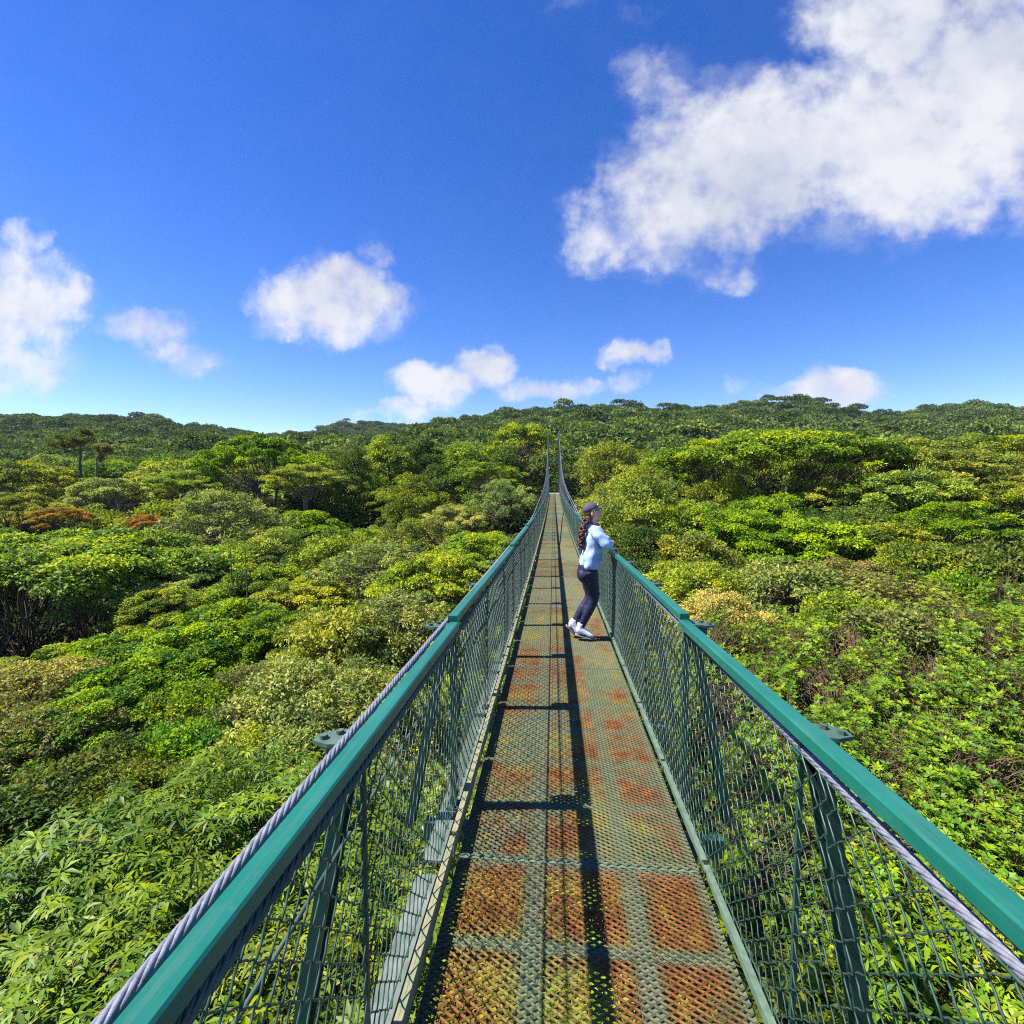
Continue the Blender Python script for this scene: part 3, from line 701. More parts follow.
KEYS = [
 # left of the bridge
 (60, 533, 24, 6.8, 'umbrella_wide', 'mid', 'wide flat-topped green tree at the left edge over a patch of black shade', 1),
 (225, 487, 31, 3.5, 'airy', 'grey', 'airy grey-green round tree left of centre below the tall umbrella-shaped tree'),
 (265, 436, 47, 5.2, 'umbrella', 'bright', 'tall umbrella-crowned green tree standing above its neighbours left of the bridge', 0),
 (305, 463, 43, 3.2, 'umbrella', 'olive', 'smaller umbrella-crowned olive tree with a bare trunk in front of the taller one', 1),
 (355, 441, 52, 3.3, 'tall', 'dark', None), (392, 432, 55, 3.4, 'tall', 'mid', None), (425, 428, 58, 3.8, 'tall', 'dark', None),
 (465, 432, 56, 3.6, 'tall', 'mid', None), (500, 440, 55, 3.6, 'tall', 'dark', None), (440, 452, 48, 3.0, 'tall', 'dark', None),
 (520, 424, 72, 5.2, 'far_umbrella', 'lime', 'lime green flat crown directly left of the far bridge tower'),
 (345, 462, 46, 3.0, 'tall', 'dark', None), (490, 462, 46, 3.0, 'umbrella', 'mid', None), (415, 470, 42, 3.0, 'round', 'mid', None),
 (505, 478, 40, 2.6, 'airy', 'grey', None), (455, 505, 34, 2.2, 'umbrella', 'ochre', None),
 (160, 590, 20.5, 2.0, 'pads', 'yellow', 'yellow-green dome with orange tips in the middle of the left forest', 0),
 (255, 563, 23, 2.8, 'pads', 'lime', 'lime green layered crown behind two thin bare stems left of centre', 1),
 (300, 580, 21, 2.2, 'pads', 'yellow', None),
 (230, 602, 18, 2.6, 'pads', 'bright', None, 0), (270, 615, 17, 2.2, 'pads', 'bright', None, 1), (175, 630, 15.5, 2.4, 'pads', 'bright', None, 0),
 (110, 638, 15.5, 2.6, 'pads', 'bright', None, 1), (20, 655, 14.5, 2.4, 'pads', 'mid', None), (120, 662, 13, 2.3, 'pads', 'bright', None, 0),
 (195, 690, 11.5, 1.7, 'shrub', 'bright', None), (150, 728, 9.8, 1.5, 'shrub', 'bright', None), (75, 700, 11, 1.7, 'pads', 'bright', None, 1),
 (30, 662, 12.5, 1.6, 'shrub', 'ochre', 'pale ochre flowering shrub crown near the left edge'), (25, 715, 10.2, 1.6, 'shrub', 'brown', 'brownish shrub at the left edge below the pale ochre one'),
 (60, 765, 8.2, 1.5, 'shrub', 'dark', None), (10, 790, 7.6, 1.5, 'shrub', 'dark', None), (110, 775, 8.2, 1.1, 'shrub', 'olive', None),
 (340, 598, 14.5, 2.5, 'round', 'olive', None), (400, 590, 15, 2.2, 'airy', 'grey', None), (300, 660, 11.5, 2.0, 'shrub', 'grey', None), (350, 672, 10.5, 1.7, 'shrub', 'grey', None),
 (255, 735, 9.4, 1.3, 'shrub', 'mid', None), (300, 742, 8.8, 1.3, 'shrub', 'grey', None), (240, 668, 12.5, 1.3, 'airy', 'brown', None),
 (430, 552, 19, 2.6, 'pads', 'lime', None), (480, 530, 23, 2.4, 'pads', 'lime', None), (380, 540, 23, 2.6, 'airy', 'grey', None), (340, 530, 27, 2.8, 'round', 'mid', None),
 (275, 525, 29, 2.6, 'airy', 'olive', None), (420, 515, 30, 2.6, 'airy', 'olive', None), (190, 562, 24, 2.4, 'umbrella', 'grey', None), (140, 560, 23, 3.2, 'umbrella', 'grey', None),
 (80, 428, 62, 3.0, 'bare', 'dark', 'dark moss-covered tree sticking up above the canopy on the left', 0), (95, 440, 58, 2.4, 'bare', 'brown', None, 1),
 (145, 514, 33, 1.3, 'umbrella', 'orange', 'orange-leaved crown below the ridge below the left ridge, right of the orange-brown one'), (60, 507, 36, 1.7, 'umbrella', 'orange', 'orange-brown crown on the left between green umbrella trees'),
 (20, 492, 40, 3.2, 'umbrella', 'yellow', None), (170, 520, 31, 1.6, 'round', 'dark', None), (110, 478, 46, 3.4, 'umbrella', 'grey', None), (30, 462, 55, 5.2, 'umbrella', 'mid', None),
 (180, 470, 52, 3.6, 'umbrella', 'lime', None), (200, 460, 56, 2.8, 'round', 'dark', None),
 # right of the bridge
 (765, 434, 43, 9.6, 'umbrella_wide', 'lime', 'very wide flat-topped tree with many dark stems on the right slope', 0),
 (905, 440, 40, 6.6, 'umbrella_wide', 'olive', 'wide flat olive crown at right, next to the widest umbrella tree', 1), (1000, 436, 44, 5.0, 'umbrella', 'yellow', None),
 (985, 462, 33, 3.8, 'umbrella', 'olive', None), (900, 470, 33, 3.6, 'umbrella', 'olive', None), (650, 462, 42, 3.2, 'round', 'yellow', None),
 (640, 468, 30, 3.1, 'round', 'olive', 'olive tree with orange leaf tips directly behind the woman\'s head'), (606, 478, 38, 2.6, 'round', 'olive', None), (640, 520, 23, 2.3, 'round', 'dark', None),
 (610, 440, 62, 4.0, 'far_round', 'olive', None), (680, 446, 58, 4.0, 'round', 'bright', None),
 (745, 510, 26, 2.6, 'pads', 'bright', None), (810, 518, 24.5, 3.4, 'pads', 'bright', None, 1), (870, 520, 24, 2.8, 'umbrella', 'lime', None), (700, 500, 28, 2.6, 'round', 'mid', None),
 (690, 530, 22, 2.4, 'round', 'olive', None), (775, 558, 17.5, 2.6, 'shrub', 'grey', 'fine-leaved grey-green round crown in the right middle distance beside the rail'), (850, 560, 18, 2.2, 'umbrella', 'brown', None),
 (700, 560, 17, 1.6, 'round', 'yellow', None), (720, 590, 14, 1.5, 'shrub', 'ochre', None), (840, 590, 14.5, 1.8, 'shrub', 'mid', None), (930, 540, 19, 2.8, 'round', 'mid', None),
 (1000, 530, 18, 3.0, 'round', 'dark', None), (960, 500, 26, 3.2, 'umbrella', 'bright', None), (1010, 482, 30, 3.0, 'umbrella', 'lime', None), (860, 500, 29, 2.8, 'round', 'dark', None),
 (960, 570, 15, 2.0, 'shrub', 'bright', None), (905, 575, 15, 2.0, 'rosette', 'mid', None), (1020, 575, 14, 2.0, 'rosette', 'bright', None),
 (885, 605, 10.5, 1.5, 'bare', 'brown', 'half-bare brown twiggy treetop among bright shrubs right of the bridge', 1),
 (722, 474, 37, 3.0, 'round', 'mid', None), (830, 482, 36, 3.2, 'umbrella', 'olive', None), (772, 490, 33, 2.8, 'round', 'bright', None),
 # thicket beside the right-hand rail
 (745, 622, 11, 1.9, 'rosette', 'bright', None), (830, 618, 11, 2.0, 'rosette', 'bright', None), (925, 610, 11, 2.0, 'rosette', 'bright', None), (1010, 612, 11, 2.0, 'rosette', 'bright', None),
 (780, 668, 8.6, 1.8, 'rosette', 'bright', None), (870, 672, 8.4, 1.9, 'rosette', 'bright', None), (960, 660, 8.4, 1.8, 'rosette', 'bright', None), (1050, 670, 8, 1.8, 'rosette', 'bright', None),
 (840, 740, 6.4, 1.6, 'rosette', 'bright', None), (930, 735, 6.4, 1.7, 'rosette', 'bright', None), (1020, 742, 6.2, 1.6, 'rosette', 'bright', None),
 (960, 832, 5.0, 1.5, 'rosette', 'bright', None), (1060, 815, 5.0, 1.5, 'rosette', 'bright', None), (820, 850, 4.8, 1.3, 'rosette', 'bright', None),
 (940, 950, 3.9, 1.4, 'palmate', 'bright', None), (1080, 940, 3.8, 1.3, 'palmate', 'mid', None), (780, 1010, 3.7, 1.2, 'palmate', 'mid', None),
 # long-leaved shrubs below the left-hand rail
 (150, 805, 5.6, 1.8, 'palmate', 'bright', None, 0), (40, 870, 4.6, 1.6, 'palmate', 'bright', None, 1), (255, 790, 5.8, 1.6, 'palmate', 'bright', None, 1), (150, 900, 4.2, 1.5, 'palmate', 'bright', None, 0),
 (330, 860, 4.8, 1.5, 'palmate', 'bright', None, 0), (250, 985, 3.6, 1.3, 'palmate', 'mid', None, 1), (60, 980, 3.4, 1.3, 'palmate', 'bright', None, 0), (420, 930, 4.2, 1.3, 'palmate', 'mid', None),
 (350, 775, 6.8, 1.5, 'rosette', 'grey', None), (430, 790, 6.6, 1.5, 'rosette', 'mid', None), (600, 900, 4.8, 1.5, 'rosette', 'bright', None), (500, 830, 5.8, 1.6, 'rosette', 'lime', None), (680, 790, 6.6, 1.6, 'rosette', 'mid', None),
]
for kx in KEYS:
    px, py, d, r, kd, cl, lb = kx[:7]
    tree(px, py, d, r, kd, cl, lb, kx[7] if len(kx) > 7 else None)

# the rest of the forest, denser nearby
# fill trees that stay behind others: they make up the closed canopy mass
HIDDEN = set([53, 58, 62, 65, 5, 6, 7, 8, 9, 10, 11, 12, 16, 17, 18, 20, 21, 22, 23, 26, 27, 28, 29, 30, 32, 33, 34, 35, 36, 37, 39, 40, 41, 42, 44, 45, 46, 47, 48, 49, 50, 51, 52, 54, 59, 63, 66, 70, 71, 73, 75, 76, 77, 78, 79, 80, 81, 82, 83, 84, 85, 87, 88, 90, 91, 92, 93, 94, 95, 97, 98, 101, 102, 104, 105, 106, 107, 108, 109, 110, 111, 113, 115, 117, 121, 122, 124, 125, 127, 128, 129, 130, 131, 132, 133, 134, 138, 140, 141, 142, 143, 147, 149, 150, 151, 153, 154, 156, 157, 161, 162, 163, 164, 165])
MASS = []
def corridor(x, y, r, top):
    xc_ = XC - 0.0032 * max(y, 0)
    if y < 63: return abs(x - xc_) < r + 1.2 and top > float(zdeck(y)) - 0.9
    return abs(x - xc_) < r * 0.7 + 0.9 and y < 72
near_of = [(t['x'], t['y'], t['r']) for t in TREES] + [(*ground_xy(px, d), r) for px, d, r in ((15, 18.5, 2.6), (90, 19, 2.4))]   # a gap of deep shade on the left
cnt = 0
def fill(d0, d1, n, rmin, rmax, over, kinds, seed):
    global cnt
    rr = random.Random(seed)
    for _ in range(n):
        d = math.sqrt(d0 * d0 + (d1 * d1 - d0 * d0) * rr.random()); px = rr.uniform(-170, 1190)
        r = rr.uniform(rmin, rmax); kd, cl = rr.choice(kinds)
        x, y = ground_xy(px, d); jz = rr.uniform(-0.9, 0.5) * r * 0.35
        if any((x - a) ** 2 + (y - b) ** 2 < ((r + c) * over) ** 2 for a, b, c in near_of): continue
        top = float(canopy(x, y)[0]) + jz
        if corridor(x, y, r, top):
            top = float(zdeck(y)) - 1.6 - rr.random()
            if y > 60: continue
        near_of.append((x, y, r)); cnt += 1
        if cnt in HIDDEN: MASS.append((x, y, top, r)); continue
        tree(px, HOR - (top - CAM_Z) / d * F_PX, d, r, kd, cl)
        TREES[-1]['id'] = cnt
mid_k = [('umbrella', 'lime'), ('umbrella', 'mid'), ('umbrella', 'olive'), ('round', 'mid'), ('round', 'olive'), ('airy', 'grey'), ('pads', 'bright'), ('round', 'dark'), ('pads', 'yellow'), ('airy', 'olive')]
fill(5, 14, 500, 1.3, 1.9, 0.80, [('rosette', 'mid'), ('shrub', 'grey'), ('rosette', 'bright'), ('shrub', 'mid')], 1)
fill(12, 30, 900, 1.4, 3.3, 0.74, mid_k, 2)
fill(28, 52, 900, 2.2, 4.8, 0.76, mid_k + [('umbrella', 'mid'), ('tall', 'dark')], 3)
far_k = [('far_umbrella', 'lime'), ('far_umbrella', 'mid'), ('far_umbrella', 'olive'), ('far_round', 'mid'), ('far_round', 'olive'), ('far_round', 'dark'), ('far_tall', 'dark'), ('far_umbrella', 'bright')]
fill(50, 100, 1500, 4.0, 6.2, 0.80, far_k, 4)

# two thin bare stems standing clear of the left canopy
for px, top_py, base_d in ((228, 545, 21), (243, 548, 20.6)):
    x, y = ground_xy(px, base_d); zt = z_at(top_py, base_d); m = MB(); rr = rg(px)
    m.tube(np.array([[0, 0, -7], [0.05, 0, -2], [0, 0.03, 0]]), np.array([0.05, 0.032, 0.012]), 6)
    e = link('sapling', m.mesh('sapling', smooth=True), M['bark'], loc=(x, y, zt))
    k = 130; c = rr.normal(size=(k, 3)) * [0.22, 0.22, 0.12] + [0, 0, 0.02]
    V, Q, nv = scatter_leaves(c, rnd_unit(rr, k), rnd_unit(rr, k) + [0, 0, 1], 0.12, 0.05)
    cm = mesh_np('foliage', V, Q, {'tint': np.full(len(V), 0.5), 'dry': np.zeros(len(V))}); cm.materials.append(M['leaf'])
    link('foliage', cm, parent=e).color = (*COLORS['mid'], 1)
    tag(e, 'thin bare stem with a leaf tuft over lime crown, %s of the pair' % ('left' if px == 228 else 'right'), 'sapling', 'thin stems above the left canopy')

# labels for the trees: what each one is, then which of its look-alikes
ORD = ['leftmost', 'second', 'third', 'fourth', 'fifth', 'sixth', 'seventh', 'eighth', 'ninth', 'tenth', 'eleventh', 'twelfth', 'thirteenth', 'fourteenth', 'fifteenth', 'sixteenth', 'seventeenth', 'eighteenth', 'nineteenth', 'twentieth']
NUM = ['', 'one', 'two', 'three', 'four', 'five', 'six', 'seven', 'eight', 'nine', 'ten', 'eleven', 'twelve', 'thirteen', 'fourteen', 'fifteen', 'sixteen', 'seventeen', 'eighteen', 'nineteen', 'twenty']
cells = {}
for t in TREES:
    side = 'left' if t['px'] < 555 else 'right'
    d = t['d']; band = 'close below the %s rail' if d < 9.5 else 'near the bridge on the %s' if d < 19 else 'in the %s middle distance' if d < 36 else 'on the %s slope' if d < 60 else 'high on the far %s slope'
    sp = CNAME[t['col']] + ' ' + SHAPE[t['kind']]
    noun = 'shrub' if t['kind'] in ('palmate', 'rosette', 'shrub') else 'tree'
    t['cat'] = noun
    t['where'] = band % side
    if t['label']: tag(t['o'], t['label'], noun, 'key ' + noun + 's ' + t['where']); t['o']['group'] = noun + 's ' + t['where']; continue
    cells.setdefault((sp, noun, band % side), []).append(t)
for (sp, noun, where), ts in cells.items():
    ts.sort(key=lambda t: t['px']); n = len(ts)
    for i, t in enumerate(ts):
        if n == 1: lb = 'the only %s %s %s' % (sp, noun, where)
        elif i == 0: lb = 'leftmost of the %s %s %ss %s' % (NUM[min(n, 20)], sp, noun, where)
        elif i == n - 1: lb = 'rightmost of the %s %s %ss %s' % (NUM[min(n, 20)], sp, noun, where)
        else: lb = '%s from left of the %s %s %ss %s' % (ORD[min(i, 19)], NUM[min(n, 20)], sp, noun, where)
        tag(t['o'], lb, noun, noun + 's ' + where)

# the closed canopy behind and beside the trees one can tell apart
def canopy_mass():
    rng = rg(55); Vs, Ts = [], []
    src = [PROTO['far_umbrella'][0], PROTO['far_round'][0], PROTO['far_umbrella'][1], PROTO['far_round'][1]]; data = []
    for cm, tm, R0, H0 in src:
        v = np.empty(len(cm.vertices) * 3, np.float32); cm.vertices.foreach_get('co', v)
        t = np.empty(len(cm.vertices), np.float32); cm.attributes['tint'].data.foreach_get('value', t); data.append((v.reshape(-1, 3), t, R0, H0))
    for x, y, top, r in MASS:
        v, t, R0, H0 = data[rng.integers(4)]; a = rng.random() * 6.28; c, sn = math.cos(a), math.sin(a); k = r / R0
        Vs.append(np.stack([(v[:, 0] * c - v[:, 1] * sn) * k + x, (v[:, 0] * sn + v[:, 1] * c) * k + y, (v[:, 2] - H0) * k + top], 1)); Ts.append(np.clip(t + rng.normal() * 0.15, 0, 1))
    V = np.concatenate(Vs); T = np.concatenate(Ts)
    return mesh_np('canopy', V, np.arange(len(V)).reshape(-1, 4), {'tint': T, 'dry': np.zeros(len(V))})
cmass = link('canopy', canopy_mass(), M['leaf']); cmass.color = (0.15, 0.21, 0.024, 1)
tag(cmass, 'closed green canopy filling in between and behind the nearer trees', 'canopy', kind='stuff')

# far forest: one mass of crowns to the ridges
def far_forest():
    rng = rg(77); pts = []
    for d0, d1, n in ((96, 150, 900), (150, 250, 1400), (250, 345, 1300), (430, 585, 1000)):
        d = np.sqrt(d0 * d0 + (d1 * d1 - d0 * d0) * rng.random(n)); px = rng.uniform(-200, 1220, n) if d0 < 400 else rng.uniform(230, 500, n)
        pts.append(np.stack([px, d], 1))
    pts.append(np.array([(px, rng.uniform(300, 330)) for px in (742, 765, 772, 781, 790, 801, 809, 816, 828, 846, 852, 618, 632, 870)]))      # trees standing out on the right-hand ridge
    pts = np.concatenate(pts); n_out = 14
    u = (pts[:, 0] - 512) / F_PX; d = pts[:, 1]
    x = -d * math.sin(YAW) + d * u * math.cos(YAW); y = d * math.cos(YAW) + d * u * math.sin(YAW)
    z = canopy(x, y)
    protos = []
    for s in range(8):
        r = rg(200 + s); k = 560; nc = 16 + s
        cen = rnd_unit(r, nc) * [1, 1, 0.7]; cen[:, 2] = np.abs(cen[:, 2]) * (0.55 if s % 2 else 0.9); cen *= 0.72
        ci = r.integers(0, nc, k); uu = rnd_unit(r, k); uu[:, 2] = np.abs(uu[:, 2]) * 0.9 - 0.15
        P = cen[ci] + uu * [0.30, 0.30, 0.22]
        V, Q, nv = scatter_leaves(P, uu + r.normal(size=(k, 3)) * 0.6, uu + [0, 0, 0.5] + r.normal(size=(k, 3)) * 0.35, 0.19 * (0.7 + 0.6 * r.random(k)), 0.13)
        tp = np.clip(0.5 + 0.15 * r.normal(size=nc), 0, 1)[ci] + 0.12 * r.normal(size=k)
        protos.append((V, np.repeat(np.clip(tp, 0, 1), 4)))
    nV = len(protos[0][0]); nt = len(x)
    V = np.empty((nt, nV, 3), np.float32); T = np.empty((nt, nV), np.float32); Dm = np.zeros((nt, nV), np.float32)
    for i in range(nt):
        Vp, Tp = protos[rng.integers(8)]; a = rng.random() * 6.28; c, s = math.cos(a), math.sin(a)
        rad = rng.uniform(4.0, 7.5); hh = rad * rng.uniform(0.7, 1.15)
        V[i, :, 0] = (Vp[:, 0] * c - Vp[:, 1] * s) * rad + x[i]; V[i, :, 1] = (Vp[:, 0] * s + Vp[:, 1] * c) * rad + y[i]
        V[i, :, 2] = Vp[:, 2] * hh + z[i] - hh * 0.9 + rng.uniform(-2.0, 1.2) + (rng.random() < 0.06) * rng.uniform(1, 4)
        if i >= nt - n_out: V[i, :, 2] += 3.5; T[i] = Tp * 0.5; continue
        T[i] = np.clip(Tp + rng.normal() * 0.22 - (0.12 if d[i] > 230 else 0), 0, 1)
    Q = (np.arange(nt * nV // 4)[:, None] * 4 + np.arange(4)[None])
    return mesh_np('far_forest', V.reshape(-1, 3), Q, {'tint': T.ravel(), 'dry': Dm.ravel()})
ff = link('far_forest', far_forest(), M['leaf_far']); ff.color = (0.105, 0.158, 0.040, 1)
tag(ff, 'unbroken dark green forest covering the far hills up to the skyline', 'forest', kind='stuff')

# undergrowth that closes the floor between the trees
def undergrowth():
    rng = rg(88); n = 170000
    d = 3 + 100 * rng.random(n) ** 1.35; px = rng.uniform(-250, 1270, n); u = (px - 512) / F_PX
    x = -d * math.sin(YAW) + d * u * math.cos(YAW); y = d * math.cos(YAW) + d * u * math.sin(YAW)
    lump = np.sin(x * 1.1 + 1) * np.sin(y * 0.9) + 0.6 * np.sin(x * 2.3 + y * 1.7)
    z = np.where(np.abs(x) < 2.2, np.minimum(canopy(x, y), zdeck(y) - 1) - 3.6, canopy(x, y) - 3.4) + lump * 0.7 + rng.normal(size=n) * 0.3
    z = np.maximum(z, ground_z(x, y) + 0.1)
    s = 0.10 + d * 0.007
    V, Q, nv = scatter_leaves(np.stack([x, y, z], 1), rnd_unit(rng, n) + [0, 0, 0.2], rng.normal(size=(n, 3)) * 0.4 + [0, 0, 1], s * (0.7 + rng.random(n)), s * 0.6)
    T = np.repeat(np.clip(0.45 + 0.2 * rng.normal(size=n), 0, 1), 4)
    return mesh_np('undergrowth', V, Q, {'tint': T, 'dry': np.repeat((rng.random(n) < 0.08) * 0.7, 4)})
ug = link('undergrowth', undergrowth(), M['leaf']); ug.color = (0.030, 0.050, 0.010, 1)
tag(ug, 'dense green undergrowth between the trees', 'undergrowth', kind='stuff')

# ground sheet
def ground_mesh():
    xs = np.concatenate([-np.geomspace(900, 20, 40), np.linspace(-18, 18, 37), np.geomspace(20, 900, 40)])
    ys = np.concatenate([[-200, -100, -50, -20], np.linspace(-10, 110, 100), np.linspace(115, 600, 60), [700, 900]])
    X, Y = np.meshgrid(xs, ys); Z = ground_z(X.ravel(), Y.ravel())
    nx, ny = len(xs), len(ys); i = np.arange(nx - 1)[None]; j = np.arange(ny - 1)[:, None] * nx
    Q = np.stack([j + i, j + i + 1, j + nx + i + 1, j + nx + i], -1).reshape(-1, 4)
    return mesh_np('hillside', np.stack([X.ravel(), Y.ravel(), Z], 1), Q, smooth=True)
tag(link('hillside', ground_mesh(), M['ground']), 'leaf-covered forest floor of the valley and hills', 'ground', kind='structure')

# ------------------------------------------------------------------ the woman on the bridge
def loft(m, P, A, B, ref=(0, 1, 0), k=14):
    """closed tube with elliptical sections: A along the reference side, B across it"""
    P = np.asarray(P, float); n = len(P); A = np.broadcast_to(A, (n,)); B = np.broadcast_to(B, (n,))
    T = np.gradient(P, axis=0); T /= np.linalg.norm(T, axis=1)[:, None]
    rf = np.array(ref, float); S = rf - (T @ rf)[:, None] * T; S /= np.linalg.norm(S, axis=1)[:, None] + 1e-9; U = np.cross(T, S)
    ang = np.arange(k) * 2 * np.pi / k
    V = (P[:, None] + A[:, None, None] * S[:, None] * np.cos(ang)[None, :, None] + B[:, None, None] * U[:, None] * np.sin(ang)[None, :, None]).reshape(-1, 3)
    i = np.arange(n - 1)[:, None] * k; j = np.arange(k)[None]; j2 = (j + 1) % k
    Q = np.stack([i + j, i + j2, i + k + j2, i + k + j], -1).reshape(-1, 4)
    c0 = P[0] - T[0] * min(A[0], B[0]) * 0.35; c1 = P[-1] + T[-1] * min(A[-1], B[-1]) * 0.35
    nv = len(V); V = np.concatenate([V, [c0, c1]])
    caps = []
    for q in range(0, k, 2):
        caps.append([nv, (q + 2) % k, (q + 1) % k, q]); b = (n - 1) * k; caps.append([nv + 1, b + q, b + (q + 1) % k, b + (q + 2) % k])
    m.add(V, np.concatenate([Q, np.array(caps)]))
def curve(P, R_, n=4):
    """smooth a short polyline (Catmull-Rom) with its radii"""
    P = np.asarray(P, float); R_ = np.asarray(R_, float); E = np.concatenate([[2 * P[0] - P[1]], P, [2 * P[-1] - P[-2]]]); out = []; rr = []
    for i in range(len(P) - 1):
        for t in np.arange(n) / n:
            a, b, c, d = E[i:i + 4]
            out.append(0.5 * (2 * b + (c - a) * t + (2 * a - 5 * b + 4 * c - d) * t * t + (3 * b - a - 3 * c + d) * t ** 3)); rr.append(R_[i] * (1 - t) + R_[i + 1] * t)
    out.append(P[-1]); rr.append(R_[-1]); return np.array(out), np.array(rr)
def ellipsoid(m, c, r, k=14):
    t = np.linspace(-0.96, 0.96, 9) * np.pi / 2
    loft(m, np.stack([0 * t + c[0], 0 * t + c[1], c[2] + r[2] * np.sin(t)], 1), r[1] * np.cos(t), r[0] * np.cos(t), k=k)
def fuse(m, name, voxel, wrinkle=0.0, freq=30.0):
    o = link('fuse_tmp', m.mesh(name))
    md = o.modifiers.new('r', 'REMESH'); md.mode = 'VOXEL'; md.voxel_size = voxel; md.use_smooth_shade = True
    sm = o.modifiers.new('s', 'SMOOTH'); sm.factor = 0.5; sm.iterations = 4
    dg = bpy.context.evaluated_depsgraph_get(); me = bpy.data.meshes.new_from_object(o.evaluated_get(dg)); me.name = name
    old = o.data; bpy.data.objects.remove(o); bpy.data.meshes.remove(old)
    if wrinkle:
        n = len(me.vertices); co = np.empty(n * 3, np.float32); me.vertices.foreach_get('co', co); co = co.reshape(-1, 3)
        nr = np.empty(n * 3, np.float32); me.vertices.foreach_get('normal', nr); nr = nr.reshape(-1, 3)
        x, y, z = co.T * freq
        w = np.sin(z * 1.1 + 2.2 * np.sin(x * 0.7 + y * 0.5)) * 0.6 + np.sin(x * 1.3 - z * 0.9 + 1.7 * np.sin(y * 0.9)) * 0.5 + 0.3 * np.sin(y * 2.3 + z * 1.9)
        co = co + nr * (w * wrinkle)[:, None]; me.vertices.foreach_set('co', co.ravel().astype(np.float32)); me.update()
    me.polygons.foreach_set('use_smooth', np.ones(len(me.polygons), bool))
    return me
M['skin'] = simple_mat('skin', (0.60, 0.32, 0.19), (0.66, 0.38, 0.24), 9, 0.5)
M['sweater'] = simple_mat('sweater', (0.34, 0.48, 0.76), (0.44, 0.58, 0.84), 25, 0.85, bump=0.3)
M['leggings'] = simple_mat('leggings', (0.010, 0.012, 0.042), (0.016, 0.018, 0.058), 15, 0.5)
M['cap'] = simple_mat('cap_cloth', (0.060, 0.048, 0.075), (0.09, 0.072, 0.105), 25, 0.85)
M['hair'] = simple_mat('hair', (0.045, 0.016, 0.010), (0.16, 0.055, 0.028), 22, 0.45)
M['shoe'] = simple_mat('shoe_white', (0.60, 0.58, 0.62), (0.74, 0.72, 0.76), 12, 0.6)
M['sole'] = simple_mat('shoe_sole', (0.10, 0.10, 0.12), (0.2, 0.2, 0.22), 20, 0.7)
M['sock'] = simple_mat('sock', (0.72, 0.71, 0.72), (0.82, 0.81, 0.82), 30, 0.9)
M['white'] = simple_mat('emblem_white', (0.75, 0.75, 0.75), (0.82, 0.82, 0.82), 30, 0.7)
M['dark'] = simple_mat('eye_dark', (0.012, 0.008, 0.006), (0.025, 0.016, 0.012), 30, 0.3)
M['lip'] = simple_mat('lip', (0.36, 0.12, 0.11), (0.42, 0.16, 0.14), 30, 0.4)

PY = 5.95; PX0 = 0.33
NEAR = [(0.100, -0.085, 0.84), (0.135, -0.075, 0.66), (0.160, -0.060, 0.505), (0.085, -0.055, 0.33), (0.010, -0.055, 0.155)]
FARL = [(0.100, 0.085, 0.84), (0.110, 0.075, 0.66), (0.120, 0.060, 0.505), (0.020, 0.045, 0.33), (-0.070, 0.040, 0.175)]
LEG_R = [0.098, 0.078, 0.053, 0.051, 0.034]
HEADC = np.array([0.150, 0.0, 1.530])
def tilt(m, a=R(14)):
    """lift the face: turn what was built about the nape"""
    c = HEADC + [-0.02, 0, -0.05]; ca, sa = math.cos(a), math.sin(a); out = []
    for V in m.V:
        q = V - c; out.append(np.stack([q[:, 0] * ca - q[:, 2] * sa, q[:, 1], q[:, 0] * sa + q[:, 2] * ca], 1) + c)
    m.V = out; return m
def legs(m, grow, upto=5):
    for Lg in (NEAR, FARL):
        P, r = curve(Lg[:upto], LEG_R[:upto], 5); loft(m, P, r * 0.95 + grow, r * 1.06 + grow)
    loft(m, [(0.085, 0, 0.74), (0.080, 0, 0.80), (0.090, 0, 0.88), (0.115, 0, 0.97)], np.array([0.13, 0.165, 0.165, 0.135]) + grow, np.array([0.08, 0.115, 0.115, 0.095]) + grow)
    for s in (-1, 1): ellipsoid(m, (0.045, s * 0.075, 0.79), (0.085 + grow, 0.085 + grow, 0.09 + grow))
ARM_N = [(0.160, -0.165, 1.335), (0.215, -0.215, 1.265), (0.290, -0.232, 1.180), (0.335, -0.10, 1.160), (0.352, 0.02, 1.142)]
ARM_F = [(0.160, 0.165, 1.335), (0.220, 0.215, 1.265), (0.300, 0.232, 1.185), (0.338, 0.12, 1.180), (0.345, 0.03, 1.195)]
# body
b = MB(); legs(b, -0.006)
loft(b, [(0.10, 0, 0.88), (0.125, 0, 1.0), (0.145, 0, 1.15), (0.155, 0, 1.28), (0.155, 0, 1.36)], [0.13, 0.115, 0.135, 0.140, 0.085], [0.085, 0.072, 0.078, 0.070, 0.045])
P, r = curve([(0.148, 0, 1.34), (0.146, 0, 1.41), (0.140, 0, 1.475)], [0.056, 0.048, 0.05], 3); loft(b, P, r, r)
for Ar in (ARM_N, ARM_F):
    P, r = curve(Ar, [0.055, 0.045, 0.038, 0.034, 0.024], 4); loft(b, P, r, r)
